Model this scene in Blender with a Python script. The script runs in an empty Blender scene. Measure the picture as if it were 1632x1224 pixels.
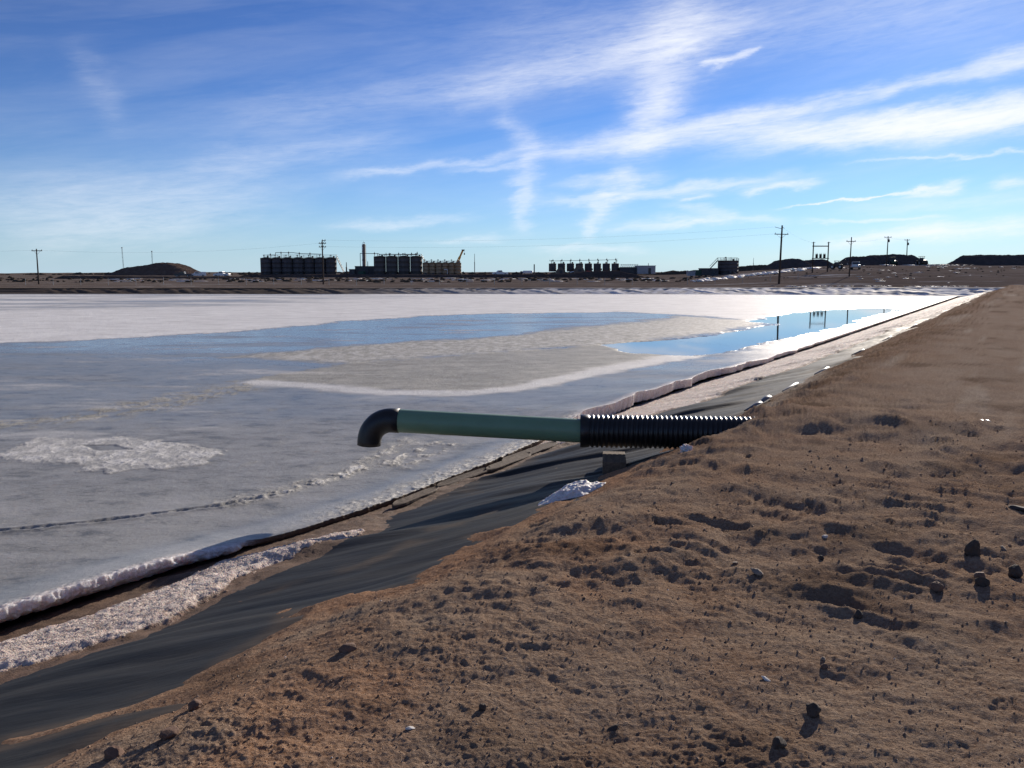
import bpy, bmesh, math, random
import numpy as np
from mathutils import Vector, Matrix

random.seed(7)
rng = np.random.default_rng(7)
C = bpy.context.scene.collection
SC = bpy.context.scene
R = math.radians

# ------------------------------------------------------------------ camera, world, sun, exposure
CAM_H = 1.65
SUN_AZ, SUN_EL = 27.5, 17.5            # degrees, azimuth clockwise from +Y (the view direction)

cam = bpy.data.cameras.new('camera')
cam.sensor_width = 36.0
cam.lens = 30.07
cam.clip_start = 0.05
cam.clip_end = 20000
camo = bpy.data.objects.new('camera', cam)
C.objects.link(camo)
camo.location = (0, 0, CAM_H)
camo.rotation_euler = (R(90 - 7.36), 0, 0)
SC.camera = camo

SC.view_settings.view_transform = 'Standard'
SC.view_settings.look = 'None'
SC.view_settings.exposure = 1.32
SC.view_settings.gamma = 1.0
SC.view_settings.use_curve_mapping = False

sun = bpy.data.lights.new('sun', 'SUN')
sun.energy = 2.5
sun.angle = R(0.5)
sun.color = (1.0, 0.90, 0.78)
suno = bpy.data.objects.new('sun', sun)
C.objects.link(suno)
sd = Vector((math.sin(R(SUN_AZ)) * math.cos(R(SUN_EL)), math.cos(R(SUN_AZ)) * math.cos(R(SUN_EL)), math.sin(R(SUN_EL))))
suno.rotation_euler = sd.to_track_quat('Z', 'Y').to_euler()
suno.location = sd * 50

world = bpy.data.worlds.new('World')
SC.world = world
world.use_nodes = True
WN, WL = world.node_tree.nodes, world.node_tree.links
WN.clear()

def wmath(tree, op, a, b=None, c=None, clamp=False):
    n = tree.nodes.new('ShaderNodeMath')
    n.operation = op
    n.use_clamp = clamp
    for i, v in enumerate((a, b, c)):
        if v is None:
            continue
        if isinstance(v, (int, float)):
            n.inputs[i].default_value = v
        else:
            tree.links.new(v, n.inputs[i])
    return n.outputs[0]

def stroke_group():
    """one soft cirrus streak: an elongated bell in azimuth / elevation degrees"""
    g = bpy.data.node_groups.new('cirrus_stroke', 'ShaderNodeTree')
    for nm, t in (('X', 'NodeSocketFloat'), ('Y', 'NodeSocketFloat'), ('cx', 'NodeSocketFloat'), ('cy', 'NodeSocketFloat'),
                  ('ca', 'NodeSocketFloat'), ('sa', 'NodeSocketFloat'), ('iL', 'NodeSocketFloat'), ('iW', 'NodeSocketFloat'), ('k', 'NodeSocketFloat')):
        g.interface.new_socket(nm, in_out='INPUT', socket_type=t)
    g.interface.new_socket('v', in_out='OUTPUT', socket_type='NodeSocketFloat')
    gi = g.nodes.new('NodeGroupInput')
    go = g.nodes.new('NodeGroupOutput')
    I = gi.outputs
    dx = wmath(g, 'SUBTRACT', I['X'], I['cx'])
    dy = wmath(g, 'SUBTRACT', I['Y'], I['cy'])
    u = wmath(g, 'MULTIPLY_ADD', dx, I['ca'], wmath(g, 'MULTIPLY', dy, I['sa']))
    v = wmath(g, 'SUBTRACT', wmath(g, 'MULTIPLY', dy, I['ca']), wmath(g, 'MULTIPLY', dx, I['sa']))
    uu = wmath(g, 'MULTIPLY', u, I['iL'])
    vv = wmath(g, 'MULTIPLY', v, I['iW'])
    u2 = wmath(g, 'MULTIPLY', uu, uu)
    u4 = wmath(g, 'MULTIPLY', u2, u2)
    q = wmath(g, 'MULTIPLY_ADD', vv, vv, u4)
    e = wmath(g, 'EXPONENT', wmath(g, 'MULTIPLY', q, -1.0))
    g.links.new(wmath(g, 'MULTIPLY', e, I['k']), go.inputs['v'])
    return g

# azimuth, elevation, tilt, half length, half width (all degrees), density
STROKES = [(10.82, 8.79, 7.1, 7.85, 0.83, 0.8), (19.93, 10.2, 8.3, 6.62, 0.5, 0.4), (26.34, 11.1, 4.3, 3.87, 0.5, 0.35),
 (23.6, 8.75, 3.8, 7.9, 0.85, 1.5), (27.6, 8.6, 3.5, 5.9, 1.0, 1.4), (10.48, 15.49, -104.4, 1.43, 2.08, 0.45), (9.78, 12.46, -105.1, 2.07, 2.2, 0.6),
 (8.85, 9.52, -114.2, 1.85, 1.6, 0.65), (6.81, 5.49, -127.2, 1.48, 0.95, 0.55), (5.42, 3.6, -122.4, 1.31, 0.62, 0.5), (0.61, 8.87, -47.1, 1.86, 0.8, 0.35),
 (1.02, 6.71, -107.1, 1.24, 1.0, 0.45), (0.68, 4.42, -93.8, 1.51, 0.7, 0.55), (12.88, 12.91, 10.7, 0.85, 0.26, 1.0), (14.48, 13.3, 16.6, 0.88, 0.22, 0.7),
 (2.15, 12.47, 10.1, 5.32, 1.3, 0.55), (10.06, 14.23, 11.7, 4.35, 1.15, 0.5), (-13.58, 7.53, 8.9, 5.68, 1.08, 0.28), (-5.22, 6.87, 7.0, 5.22, 0.3, 0.5),
 (-1.27, 6.83, 5.2, 2.26, 0.22, 0.4), (-23.18, 4.25, 5.4, 7.31, 2.08, 0.42), (-24.57, 2.47, 6.2, 4.14, 1.25, 0.25), (-24.91, 10.63, -66.0, 2.17, 1.1, 0.12),
 (-8.94, 10.76, 9.2, 8.4, 1.67, 0.2), (-7.52, 3.33, 5.3, 3.78, 0.35, 0.45), (-2.94, 2.19, 1.6, 2.28, 0.25, 0.3), (9.71, 5.27, 4.6, 6.68, 0.38, 0.6),
 (16.93, 5.33, 6.5, 1.89, 0.26, 0.75), (21.73, 4.6, 5.0, 3.46, 0.09, 1.3), (25.66, 4.88, 10.1, 1.51, 0.3, 0.7), (22.6, 3.26, 0.3, 3.34, 0.18, 0.5),
 (10.37, 3.21, 3.7, 3.2, 0.45, 0.5), (11.84, 4.85, 6.1, 1.09, 0.22, 0.6), (13.89, 3.77, -8.7, 3.16, 0.35, 0.35), (23.37, 2.14, 5.6, 2.96, 0.5, 0.8),
 (28.01, 2.49, 1.7, 3.37, 0.62, 0.75), (26.38, 6.74, 0.8, 4.41, 0.12, 0.5), (29.9, 11.91, 3.4, 2.2, 0.6, 0.8), (5.23, 1.59, 0.7, 2.99, 0.33, 0.4),
 (29.98, 5.08, 4.7, 0.92, 0.38, 0.5), (6.49, 6.08, 3.0, 3.04, 0.45, 0.35), (12.16, 3.24, 8.1, 2.59, 0.3, 0.3), (15.04, 14.84, 0.6, 14.89, 2.5, 0.22),
 (25.85, 4.14, 1.3, 4.81, 0.55, 0.25)]

def build_world():
    T = world.node_tree
    sky = WN.new('ShaderNodeTexSky')
    sky.sky_type = 'NISHITA'
    sky.sun_disc = False
    sky.sun_elevation = R(SUN_EL)
    sky.sun_rotation = R(SUN_AZ)
    sky.altitude = 1500
    sky.air_density = 1.0
    sky.dust_density = 0.25
    sky.ozone_density = 3.0
    tc = WN.new('ShaderNodeTexCoord')
    sep = WN.new('ShaderNodeSeparateXYZ')
    WL.new(tc.outputs['Generated'], sep.inputs[0])
    x, y, z = sep.outputs
    DEG = 180 / math.pi
    az = wmath(T, 'MULTIPLY', wmath(T, 'ARCTAN2', x, y), DEG)
    el = wmath(T, 'MULTIPLY', wmath(T, 'ARCSINE', wmath(T, 'MINIMUM', wmath(T, 'MAXIMUM', z, -1.0), 1.0)), DEG)
    comb = WN.new('ShaderNodeCombineXYZ')
    WL.new(az, comb.inputs[0])
    WL.new(el, comb.inputs[1])

    def noise(scale, rot, sx, sy, detail, rough, dist=0.0):
        mp = WN.new('ShaderNodeMapping')
        mp.inputs['Rotation'].default_value = (0, 0, R(-rot))
        mp2 = WN.new('ShaderNodeMapping')
        mp2.inputs['Scale'].default_value = (sx, sy, 1)
        WL.new(comb.outputs[0], mp.inputs[0])
        WL.new(mp.outputs[0], mp2.inputs[0])
        n = WN.new('ShaderNodeTexNoise')
        n.inputs['Scale'].default_value = scale
        n.inputs['Detail'].default_value = detail
        n.inputs['Roughness'].default_value = rough
        n.inputs['Distortion'].default_value = dist
        WL.new(mp2.outputs[0], n.inputs['Vector'])
        return n
    warp = noise(1.0, 6, .28, .8, 5, .62)
    wsep = WN.new('ShaderNodeSeparateColor')
    WL.new(warp.outputs['Color'], wsep.inputs[0])
    wx = wmath(T, 'MULTIPLY_ADD', wmath(T, 'SUBTRACT', wsep.outputs[0], .5), 3.2, az)
    wy = wmath(T, 'MULTIPLY_ADD', wmath(T, 'SUBTRACT', wsep.outputs[1], .5), 1.5, el)
    g = stroke_group()
    total = None
    for cx, cy, rot, L, W, k in STROKES:
        n = WN.new('ShaderNodeGroup')
        n.node_tree = g
        WL.new(wx, n.inputs['X'])
        WL.new(wy, n.inputs['Y'])
        n.inputs['cx'].default_value = cx
        n.inputs['cy'].default_value = cy
        n.inputs['ca'].default_value = math.cos(R(rot))
        n.inputs['sa'].default_value = math.sin(R(rot))
        n.inputs['iL'].default_value = 1 / (L * 1.12)
        n.inputs['iW'].default_value = 1 / (W * .80)
        n.inputs['k'].default_value = k * (1.0 if cx > 3 else .75)
        total = n.outputs[0] if total is None else wmath(T, 'ADD', total, n.outputs[0])
    # fine fibres along the drift direction break every streak up
    fib = noise(1.0, 7, .22, 1.6, 9, .70, .5)
    fib2 = noise(1.0, 4, .9, 5.5, 4, .6, .6)
    f = wmath(T, 'MULTIPLY_ADD', fib2.outputs['Fac'], .42, fib.outputs['Fac'])
    fm = WN.new('ShaderNodeMapRange')
    fm.inputs['From Min'].default_value = .48
    fm.inputs['From Max'].default_value = .94
    fm.inputs['To Min'].default_value = .38
    fm.inputs['To Max'].default_value = 1.4
    WL.new(f, fm.inputs['Value'])
    cov = wmath(T, 'MULTIPLY', total, fm.outputs[0])
    # thin veil of cirrus over the whole sky
    veil = noise(1.0, 9, .045, .26, 6, .6, .5)
    vm = WN.new('ShaderNodeMapRange')
    vm.inputs['From Min'].default_value = .42
    vm.inputs['From Max'].default_value = .78
    vm.inputs['To Min'].default_value = .03
    vm.inputs['To Max'].default_value = .17
    WL.new(veil.outputs['Fac'], vm.inputs['Value'])
    veilf = wmath(T, 'MULTIPLY', vm.outputs[0], wmath(T, 'MULTIPLY_ADD', fib.outputs['Fac'], 1.1, .35))
    cov = wmath(T, 'ADD', cov, veilf)
    # 1 - exp(-tau)
    cov = wmath(T, 'SUBTRACT', 1.0, wmath(T, 'EXPONENT', wmath(T, 'MULTIPLY', cov, -1.1)))
    up = WN.new('ShaderNodeMapRange')
    up.inputs['From Min'].default_value = -0.5
    up.inputs['From Max'].default_value = 1.2
    WL.new(el, up.inputs['Value'])
    cov = wmath(T, 'MULTIPLY', cov, up.outputs[0], clamp=True)
    hsv = WN.new('ShaderNodeHueSaturation')
    hsv.inputs['Saturation'].default_value = 1.06
    hsv.inputs['Value'].default_value = 1.0
    WL.new(sky.outputs[0], hsv.inputs['Color'])
    tint = WN.new('ShaderNodeMix')
    tint.data_type = 'RGBA'
    tint.blend_type = 'MULTIPLY'
    tint.inputs['Factor'].default_value = 1.0
    tint.inputs['B'].default_value = (.225, .315, .45, 1)
    gam = WN.new('ShaderNodeGamma')
    gam.inputs['Gamma'].default_value = 1.34
    WL.new(hsv.outputs[0], gam.inputs['Color'])
    WL.new(gam.outputs[0], tint.inputs['A'])
    mix = WN.new('ShaderNodeMix')
    mix.data_type = 'RGBA'
    WL.new(cov, mix.inputs['Factor'])
    # pale air low over the horizon, the same all the way round
    low = wmath(T, 'MULTIPLY', wmath(T, 'EXPONENT', wmath(T, 'MULTIPLY', wmath(T, 'MAXIMUM', el, 0.0), -.26)), .80)
    air = WN.new('ShaderNodeMix')
    air.data_type = 'RGBA'
    WL.new(low, air.inputs['Factor'])
    WL.new(tint.outputs['Result'], air.inputs['A'])
    air.inputs['B'].default_value = (4.4, 5.9, 7.2, 1)
    WL.new(air.outputs['Result'], mix.inputs['A'])
    mix.inputs['B'].default_value = (8.7, 8.9, 9.4, 1)
    bg = WN.new('ShaderNodeBackground')
    bg.inputs['Strength'].default_value = 0.0465
    WL.new(mix.outputs['Result'], bg.inputs['Color'])
    out = WN.new('ShaderNodeOutputWorld')
    WL.new(bg.outputs[0], out.inputs['Surface'])
build_world()

# ------------------------------------------------------------------ numpy noise
def _h(ix, iy, seed):
    n = (ix * np.int64(374761393) + iy * np.int64(668265263) + np.int64(seed * 144665)) & 0xffffffff
    n = ((n ^ (n >> 13)) * np.int64(1274126177)) & 0xffffffff
    return (n ^ (n >> 16)) & 0xffff
_ANG = np.linspace(0, 2 * np.pi, 65537)[:65536]
_CX, _CY = np.cos(_ANG).astype(np.float32), np.sin(_ANG).astype(np.float32)

def perlin(x, y, seed=0):
    x = np.asarray(x, np.float64); y = np.asarray(y, np.float64)
    fx, fy = np.floor(x), np.floor(y)
    ix, iy = fx.astype(np.int64), fy.astype(np.int64)
    dx, dy = (x - fx).astype(np.float32), (y - fy).astype(np.float32)
    u = dx * dx * dx * (dx * (dx * 6 - 15) + 10)
    v = dy * dy * dy * (dy * (dy * 6 - 15) + 10)
    def g(ax, ay):
        h = _h(ix + ax, iy + ay, seed)
        return _CX[h] * (dx - ax) + _CY[h] * (dy - ay)
    a = g(0, 0); b = g(1, 0); c = g(0, 1); d = g(1, 1)
    return (a + u * (b - a) + v * (c - a + u * (a - b - c + d))) * 1.5

def fbm(x, y, octv=4, seed=0, gain=.5, lac=2.03):
    s = 0; a = 1; t = 0
    for i in range(octv):
        s = s + a * perlin(x, y, seed + i * 17)
        t += a
        a *= gain
        x = x * lac + 11.3
        y = y * lac + 5.7
    return s / t

def sstep(a, b, x):
    t = np.clip((x - a) / (b - a), 0, 1)
    return t * t * (3 - 2 * t)

def poly_sd(px, py, pts):
    """signed distance, positive inside the closed polygon"""
    d = np.full(px.shape, 1e18); ins = np.zeros(px.shape, bool)
    n = len(pts)
    for i in range(n):
        x1, y1 = pts[i]; x2, y2 = pts[(i + 1) % n]
        ex, ey = x2 - x1, y2 - y1
        t = np.clip(((px - x1) * ex + (py - y1) * ey) / (ex * ex + ey * ey + 1e-12), 0, 1)
        d = np.minimum(d, (px - x1 - t * ex) ** 2 + (py - y1 - t * ey) ** 2)
        if y1 != y2:
            c = ((y1 > py) != (y2 > py)) & (px < (x2 - x1) * (py - y1) / (y2 - y1) + x1)
            ins ^= c
    return np.where(ins, 1, -1) * np.sqrt(d)

def line_d(px, py, pts):
    d = np.full(px.shape, 1e18)
    for (x1, y1), (x2, y2) in zip(pts[:-1], pts[1:]):
        ex, ey = x2 - x1, y2 - y1
        t = np.clip(((px - x1) * ex + (py - y1) * ey) / (ex * ex + ey * ey), 0, 1)
        d = np.minimum(d, (px - x1 - t * ex) ** 2 + (py - y1 - t * ey) ** 2)
    return np.sqrt(d)

# ------------------------------------------------------------------ shore frame: s along the berm, T across it towards the pond
A31 = R(31.0)
def to_st(X, Y):
    return X * math.sin(A31) + Y * math.cos(A31), -X * math.cos(A31) + Y * math.sin(A31)
def to_xy(s, T):
    return s * math.sin(A31) - T * math.cos(A31), s * math.cos(A31) + T * math.sin(A31)

ZI = -0.95
PT = [-90, 2.2, 2.6, 3.0, 3.8, 4.7, 5.4, 6.2, 7.0, 9]
PZ = [0, 0, -.06, -.2, -.44, -.65, -.84, -.98, -1.15, -1.6]
_tt = np.linspace(-10, 9, 1901)
_pp = np.interp(_tt, PT, PZ)
_k = np.exp(-np.linspace(-2, 2, 61) ** 2); _k /= _k.sum()
_pp = np.convolve(np.pad(_pp, 30, mode='edge'), _k, 'valid')
def prof(T):
    return np.interp(T, _tt, _pp)

# ------------------------------------------------------------------ object helpers
def link(o, parent=None):
    C.objects.link(o)
    if parent is not None:
        o.parent = parent
    return o

def tag(o, label=None, cat=None, group=None, kind=None):
    if label: o['label'] = label
    if cat: o['category'] = cat
    if group: o['group'] = group
    if kind: o['kind'] = kind
    return o

def empty(name, loc, rz=0.0, label=None, cat=None, group=None):
    o = bpy.data.objects.new(name, None)
    o.empty_display_size = .3
    link(o)
    o.location = loc
    o.rotation_euler = (0, 0, rz)
    return tag(o, label, cat, group)

def mesh_np(name, V, Q, mat, attrs=None, parent=None, smooth=True):
    me = bpy.data.meshes.new(name)
    V = np.asarray(V, np.float32); Q = np.asarray(Q, np.int32)
    me.vertices.add(len(V))
    me.vertices.foreach_set('co', V.ravel())
    k = Q.shape[1]
    me.loops.add(Q.size)
    me.loops.foreach_set('vertex_index', Q.ravel())
    me.polygons.add(len(Q))
    me.polygons.foreach_set('loop_start', np.arange(0, Q.size, k, dtype=np.int32))
    me.polygons.foreach_set('loop_total', np.full(len(Q), k, np.int32))
    me.polygons.foreach_set('use_smooth', np.full(len(Q), smooth))
    me.update(calc_edges=True)
    me.validate()
    for kx, a in (attrs or {}).items():
        at = me.attributes.new(kx, 'FLOAT', 'POINT')
        at.data.foreach_set('value', np.asarray(a, np.float32).ravel())
    me.materials.append(mat)
    o = bpy.data.objects.new(name, me)
    return link(o, parent)

def grid_obj(name, X, Y, Z, mat, attrs=None, parent=None, flip=False):
    n, m = X.shape
    idx = np.arange(n * m).reshape(n, m)
    a, b, c, d = idx[:-1, :-1], idx[1:, :-1], idx[1:, 1:], idx[:-1, 1:]
    Q = np.stack([a, d, c, b] if flip else [a, b, c, d], -1).reshape(-1, 4)
    V = np.stack([X, Y, Z], -1).reshape(-1, 3)
    return mesh_np(name, V, Q, mat, attrs, parent)

class MB:
    """collects simple solids and links them as one mesh object"""
    def __init__(s):
        s.v = []; s.f = []; s.sm = []
    def raw(s, v, f, smooth=False):
        o = len(s.v)
        s.v += [tuple(p) for p in v]
        s.f += [tuple(i + o for i in q) for q in f]
        s.sm += [smooth] * len(f)
        return s
    def box(s, c, d, rz=0, rx=0, ry=0, taper=None):
        x, y, z = d[0] / 2, d[1] / 2, d[2] / 2
        t = taper or 1.0
        p = [(-x, -y, -z), (x, -y, -z), (x, y, -z), (-x, y, -z), (-x * t, -y * t, z), (x * t, -y * t, z), (x * t, y * t, z), (-x * t, y * t, z)]
        M = Matrix.Translation(c) @ Matrix.Rotation(rz, 4, 'Z') @ Matrix.Rotation(ry, 4, 'Y') @ Matrix.Rotation(rx, 4, 'X')
        return s.raw([M @ Vector(q) for q in p], [(0, 3, 2, 1), (4, 5, 6, 7), (0, 1, 5, 4), (1, 2, 6, 5), (2, 3, 7, 6), (3, 0, 4, 7)])
    def tube(s, p0, p1, r0, r1=None, n=8, caps=True, smooth=True):
        p0, p1 = Vector(p0), Vector(p1)
        r1 = r0 if r1 is None else r1
        q = (p1 - p0).to_track_quat('Z', 'Y')
        v = []
        for p, r in ((p0, r0), (p1, r1)):
            for i in range(n):
                a = 2 * math.pi * i / n
                v.append(p + q @ Vector((r * math.cos(a), r * math.sin(a), 0)))
        s.raw(v, [(i, (i + 1) % n, n + (i + 1) % n, n + i) for i in range(n)], smooth)
        if caps:
            s.raw(v, [tuple(range(n - 1, -1, -1)), tuple(range(n, 2 * n))])
        return s
    def path(s, pts, r, n=6):
        for a, b in zip(pts[:-1], pts[1:]):
            s.tube(a, b, r, r, n)
        return s
    def lathe(s, prof_, n=24, c=(0, 0, 0), smooth=True):
        v = []; f = []
        for r, z in prof_:
            for i in range(n):
                a = 2 * math.pi * i / n
                v.append((c[0] + r * math.cos(a), c[1] + r * math.sin(a), c[2] + z))
        for j in range(len(prof_) - 1):
            for i in range(n):
                f.append((j * n + i, j * n + (i + 1) % n, (j + 1) * n + (i + 1) % n, (j + 1) * n + i))
        return s.raw(v, f, smooth)
    def prism(s, outline, y0, y1):
        """outline in x,z extruded along y"""
        n = len(outline)
        v = [(x, y0, z) for x, z in outline] + [(x, y1, z) for x, z in outline]
        f = [(i, (i + 1) % n, n + (i + 1) % n, n + i) for i in range(n)]
        f += [tuple(range(n - 1, -1, -1)), tuple(range(n, 2 * n))]
        return s.raw(v, f)
    def build(s, name, mat, parent=None, loc=None, bevel=0):
        me = bpy.data.meshes.new(name)
        me.from_pydata([tuple(p) for p in s.v], [], s.f)
        me.polygons.foreach_set('use_smooth', s.sm)
        if bevel == 0:
            bm = bmesh.new(); bm.from_mesh(me)
            bmesh.ops.recalc_face_normals(bm, faces=bm.faces)
            bm.to_mesh(me); bm.free()
        else:
            bm = bmesh.new(); bm.from_mesh(me)
            bmesh.ops.remove_doubles(bm, verts=bm.verts, dist=1e-5)
            bmesh.ops.recalc_face_normals(bm, faces=bm.faces)
            es = [e for e in bm.edges if len(e.link_faces) == 2 and e.calc_face_angle(0) > .6]
            bmesh.ops.bevel(bm, geom=es, offset=bevel, segments=2, affect='EDGES', profile=.6)
            bm.to_mesh(me); bm.free()
        me.materials.append(mat)
        o = bpy.data.objects.new(name, me)
        link(o, parent)
        if loc: o.location = loc
        return o

def copy_tree(o, parent=None):
    c = o.copy()
    C.objects.link(c)
    c.parent = parent
    for ch in list(o.children):
        copy_tree(ch, c)
    return c

# ------------------------------------------------------------------ materials
class NT:
    def __init__(s, name):
        s.m = bpy.data.materials.new(name)
        s.m.use_nodes = True
        s.t = s.m.node_tree
        s.b = s.t.nodes['Principled BSDF']
        s.out = s.t.nodes['Material Output']
        s.co = s.t.nodes.new('ShaderNodeTexCoord').outputs['Object']
    def n(s, typ): return s.t.nodes.new(typ)
    def l(s, a, b): s.t.links.new(a, b)
    def mapping(s, scale=(1, 1, 1), rz=0):
        m = s.n('ShaderNodeMapping')
        m.vector_type = 'POINT'
        m.inputs['Rotation'].default_value = (0, 0, rz)
        m.inputs['Scale'].default_value = scale
        s.l(s.co, m.inputs[0])
        return m.outputs[0]
    def noise(s, scale, detail=4, rough=.55, vec=None, dist=0, col=False):
        n = s.n('ShaderNodeTexNoise')
        n.inputs['Scale'].default_value = scale
        n.inputs['Detail'].default_value = detail
        n.inputs['Roughness'].default_value = rough
        n.inputs['Distortion'].default_value = dist
        s.l(vec or s.co, n.inputs['Vector'])
        return n.outputs['Color' if col else 'Fac']
    def vor(s, scale, vec=None, feature='F1', out='Distance'):
        n = s.n('ShaderNodeTexVoronoi')
        n.feature = feature
        n.inputs['Scale'].default_value = scale
        s.l(vec or s.co, n.inputs['Vector'])
        return n.outputs[out]
    def attr(s, name):
        a = s.n('ShaderNodeAttribute')
        a.attribute_name = name
        return a.outputs['Fac']
    def rng(s, v, a, b, c=0., d=1.):
        m = s.n('ShaderNodeMapRange')
        s.l(v, m.inputs['Value'])
        for k, x in zip(('From Min', 'From Max', 'To Min', 'To Max'), (a, b, c, d)):
            m.inputs[k].default_value = x
        return m.outputs[0]
    def math(s, op, a, b=None, c=None, clamp=False):
        return wmath(s.t, op, a, b, c, clamp)
    def mix(s, f, a, b):
        m = s.n('ShaderNodeMix')
        m.data_type = 'RGBA'
        for sock, v in ((m.inputs['Factor'], f), (m.inputs['A'], a), (m.inputs['B'], b)):
            if isinstance(v, (int, float)): sock.default_value = v
            elif isinstance(v, tuple): sock.default_value = (*v, 1)
            else: s.l(v, sock)
        return m.outputs['Result']
    def fmix(s, f, a, b):
        m = s.n('ShaderNodeMix')
        m.data_type = 'FLOAT'
        for sock, v in ((m.inputs[0], f), (m.inputs[2], a), (m.inputs[3], b)):
            if isinstance(v, (int, float)): sock.default_value = v
            else: s.l(v, sock)
        return m.outputs[0]
    def bump(s, h, strength, dist, prev=None):
        b = s.n('ShaderNodeBump')
        if isinstance(strength, (int, float)): b.inputs['Strength'].default_value = strength
        else: s.l(strength, b.inputs['Strength'])
        b.inputs['Distance'].default_value = dist
        s.l(h, b.inputs['Height'])
        if prev is not None: s.l(prev, b.inputs['Normal'])
        return b.outputs[0]
    def set(s, col=None, rough=None, spec=None, normal=None, metal=None, ior=None):
        for k, v in (('Base Color', col), ('Roughness', rough), ('Specular IOR Level', spec), ('Normal', normal), ('Metallic', metal), ('IOR', ior)):
            if v is None: continue
            if isinstance(v, (int, float)): s.b.inputs[k].default_value = v
            elif isinstance(v, tuple): s.b.inputs[k].default_value = (*v, 1)
            else: s.l(v, s.b.inputs[k])
        return s.m

def simple(name, col, rough=.6, var=.15, scale=3., spec=.4, metal=0., streak=False, bump=0.):
    m = NT(name)
    v = m.mapping((1, 1, .15)) if streak else None
    n = m.noise(scale, 4, .6, v)
    f = m.rng(n, .3, .7)
    c = m.mix(f, tuple(x * (1 - var) for x in col), tuple(min(1, x * (1 + var)) for x in col))
    nb = m.bump(m.noise(scale * 6, 4, .6), bump, .02) if bump else None
    return m.set(c, rough, spec, nb, metal)

def mat_dirt():
    m = NT('brown_dirt')
    red = m.noise(.9, 5, .6)
    big = m.noise(3.5, 5, .6)
    fine = m.noise(55, 4, .65)
    grit = m.noise(170, 3, .7)
    lt = m.attr('light')
    f = m.math('ADD', m.rng(red, .38, .62, 0, .6), m.rng(big, .35, .7, -.15, .45), clamp=True)
    c = m.mix(f, (.335, .198, .122), (.40, .288, .205))
    c = m.mix(m.attr('red'), c, (.44, .215, .108))
    c = m.mix(lt, c, (.62, .51, .40))
    c = m.mix(m.rng(fine, .30, .72, .0, 1.), m.mix(.42, c, (.07, .045, .03)), m.mix(.40, c, (.58, .47, .36)))
    c = m.mix(m.rng(grit, .57, .72, 0, .85), c, (.46, .36, .27))
    c = m.mix(m.rng(grit, .40, .26, 0, .5), c, (.030, .020, .014))
    c = m.mix(m.rng(m.attr('damp'), 0, 1, 0, .62), c, (.12, .075, .048))
    nb = m.bump(m.noise(4.5, 6, .66), .55, .06)
    nb = m.bump(m.noise(22, 6, .70), .8, .030, nb)
    nb = m.bump(fine, .9, .013, nb)
    nb = m.bump(grit, .8, .007, nb)
    m.b.inputs['Diffuse Roughness'].default_value = .2
    return m.set(c, 1.0, 0.0, nb)

def mat_plain():
    m = NT('winter_plain')
    st = m.mapping((.35, 1.6, 1))
    a = m.noise(.06, 6, .62, st)
    b = m.noise(.4, 6, .65, st)
    s = m.noise(.11, 6, .66, st)
    c = m.mix(m.rng(a, .35, .68), (.155, .120, .100), (.255, .205, .17))
    c = m.mix(m.rng(b, .45, .75, 0, .7), c, (.075, .062, .054))
    c = m.mix(m.rng(m.noise(2.2, 4, .7), .45, .75, 0, .45), c, (.25, .20, .16))
    sn = m.math('MULTIPLY', m.rng(s, .58, .66), m.attr('snow'), clamp=True)
    c = m.mix(sn, c, (.58, .56, .55))
    m.b.inputs['Diffuse Roughness'].default_value = .3
    return m.set(c, 1.0, 0.0, m.bump(b, .8, .25))

def mat_liner(name='black_liner', salt=(.34, .28, .25)):
    m = NT(name)
    st = m.mapping((.6, 2.6, 1), R(-75))
    a = m.noise(.9, 5, .6, st)
    d = m.noise(8, 6, .7)
    g = m.noise(140, 3, .7)
    dust = m.attr('dust')
    f = m.math('MULTIPLY', m.rng(a, .35, .72), m.rng(d, .3, .72, .35, 1.), clamp=True)
    c = m.mix(f, (.022, .022, .022), (.064, .062, .059))
    c = m.mix(m.math('MULTIPLY', dust, m.rng(d, .3, .6, .5, 1.), clamp=True), c, (.145, .105, .075))
    c = m.mix(m.attr('salt'), c, salt)
    c = m.mix(m.rng(g, .68, .76, 0, .4), c, (.22, .20, .18))
    r = m.rng(f, 0, 1, .52, .72)
    r = m.fmix(m.math('MAXIMUM', dust, m.attr('salt')), r, .85)
    nb = m.bump(m.noise(1.6, 4, .55, st), .35, .05)
    nb = m.bump(g, .15, .004, nb)
    return m.set(c, r, .06, nb)

def mat_salt():
    m = NT('pink_salt_crust')
    a = m.noise(3, 5, .6)
    b = m.noise(40, 4, .7)
    v = m.vor(75)
    c = m.mix(m.rng(a, .3, .7), (.56, .455, .385), (.70, .60, .53))
    c = m.mix(m.rng(b, .56, .78, 0, .8), c, (.84, .76, .70))
    c = m.mix(m.rng(m.noise(14, 5, .7), .52, .72, 0, .7), c, (.27, .165, .12))
    c = m.mix(m.attr('dirty'), c, (.16, .10, .07))
    nb = m.bump(m.noise(18, 5, .7), .8, .03)
    nb = m.bump(v, .45, .010, nb)
    nb = m.bump(m.noise(220, 2, .6), .3, .003, nb)
    m.b.inputs['Subsurface Weight'].default_value = .12
    m.b.inputs['Subsurface Scale'].default_value = .03
    return m.set(c, m.rng(b, .35, .65, .6, .95), .06, nb)

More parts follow.
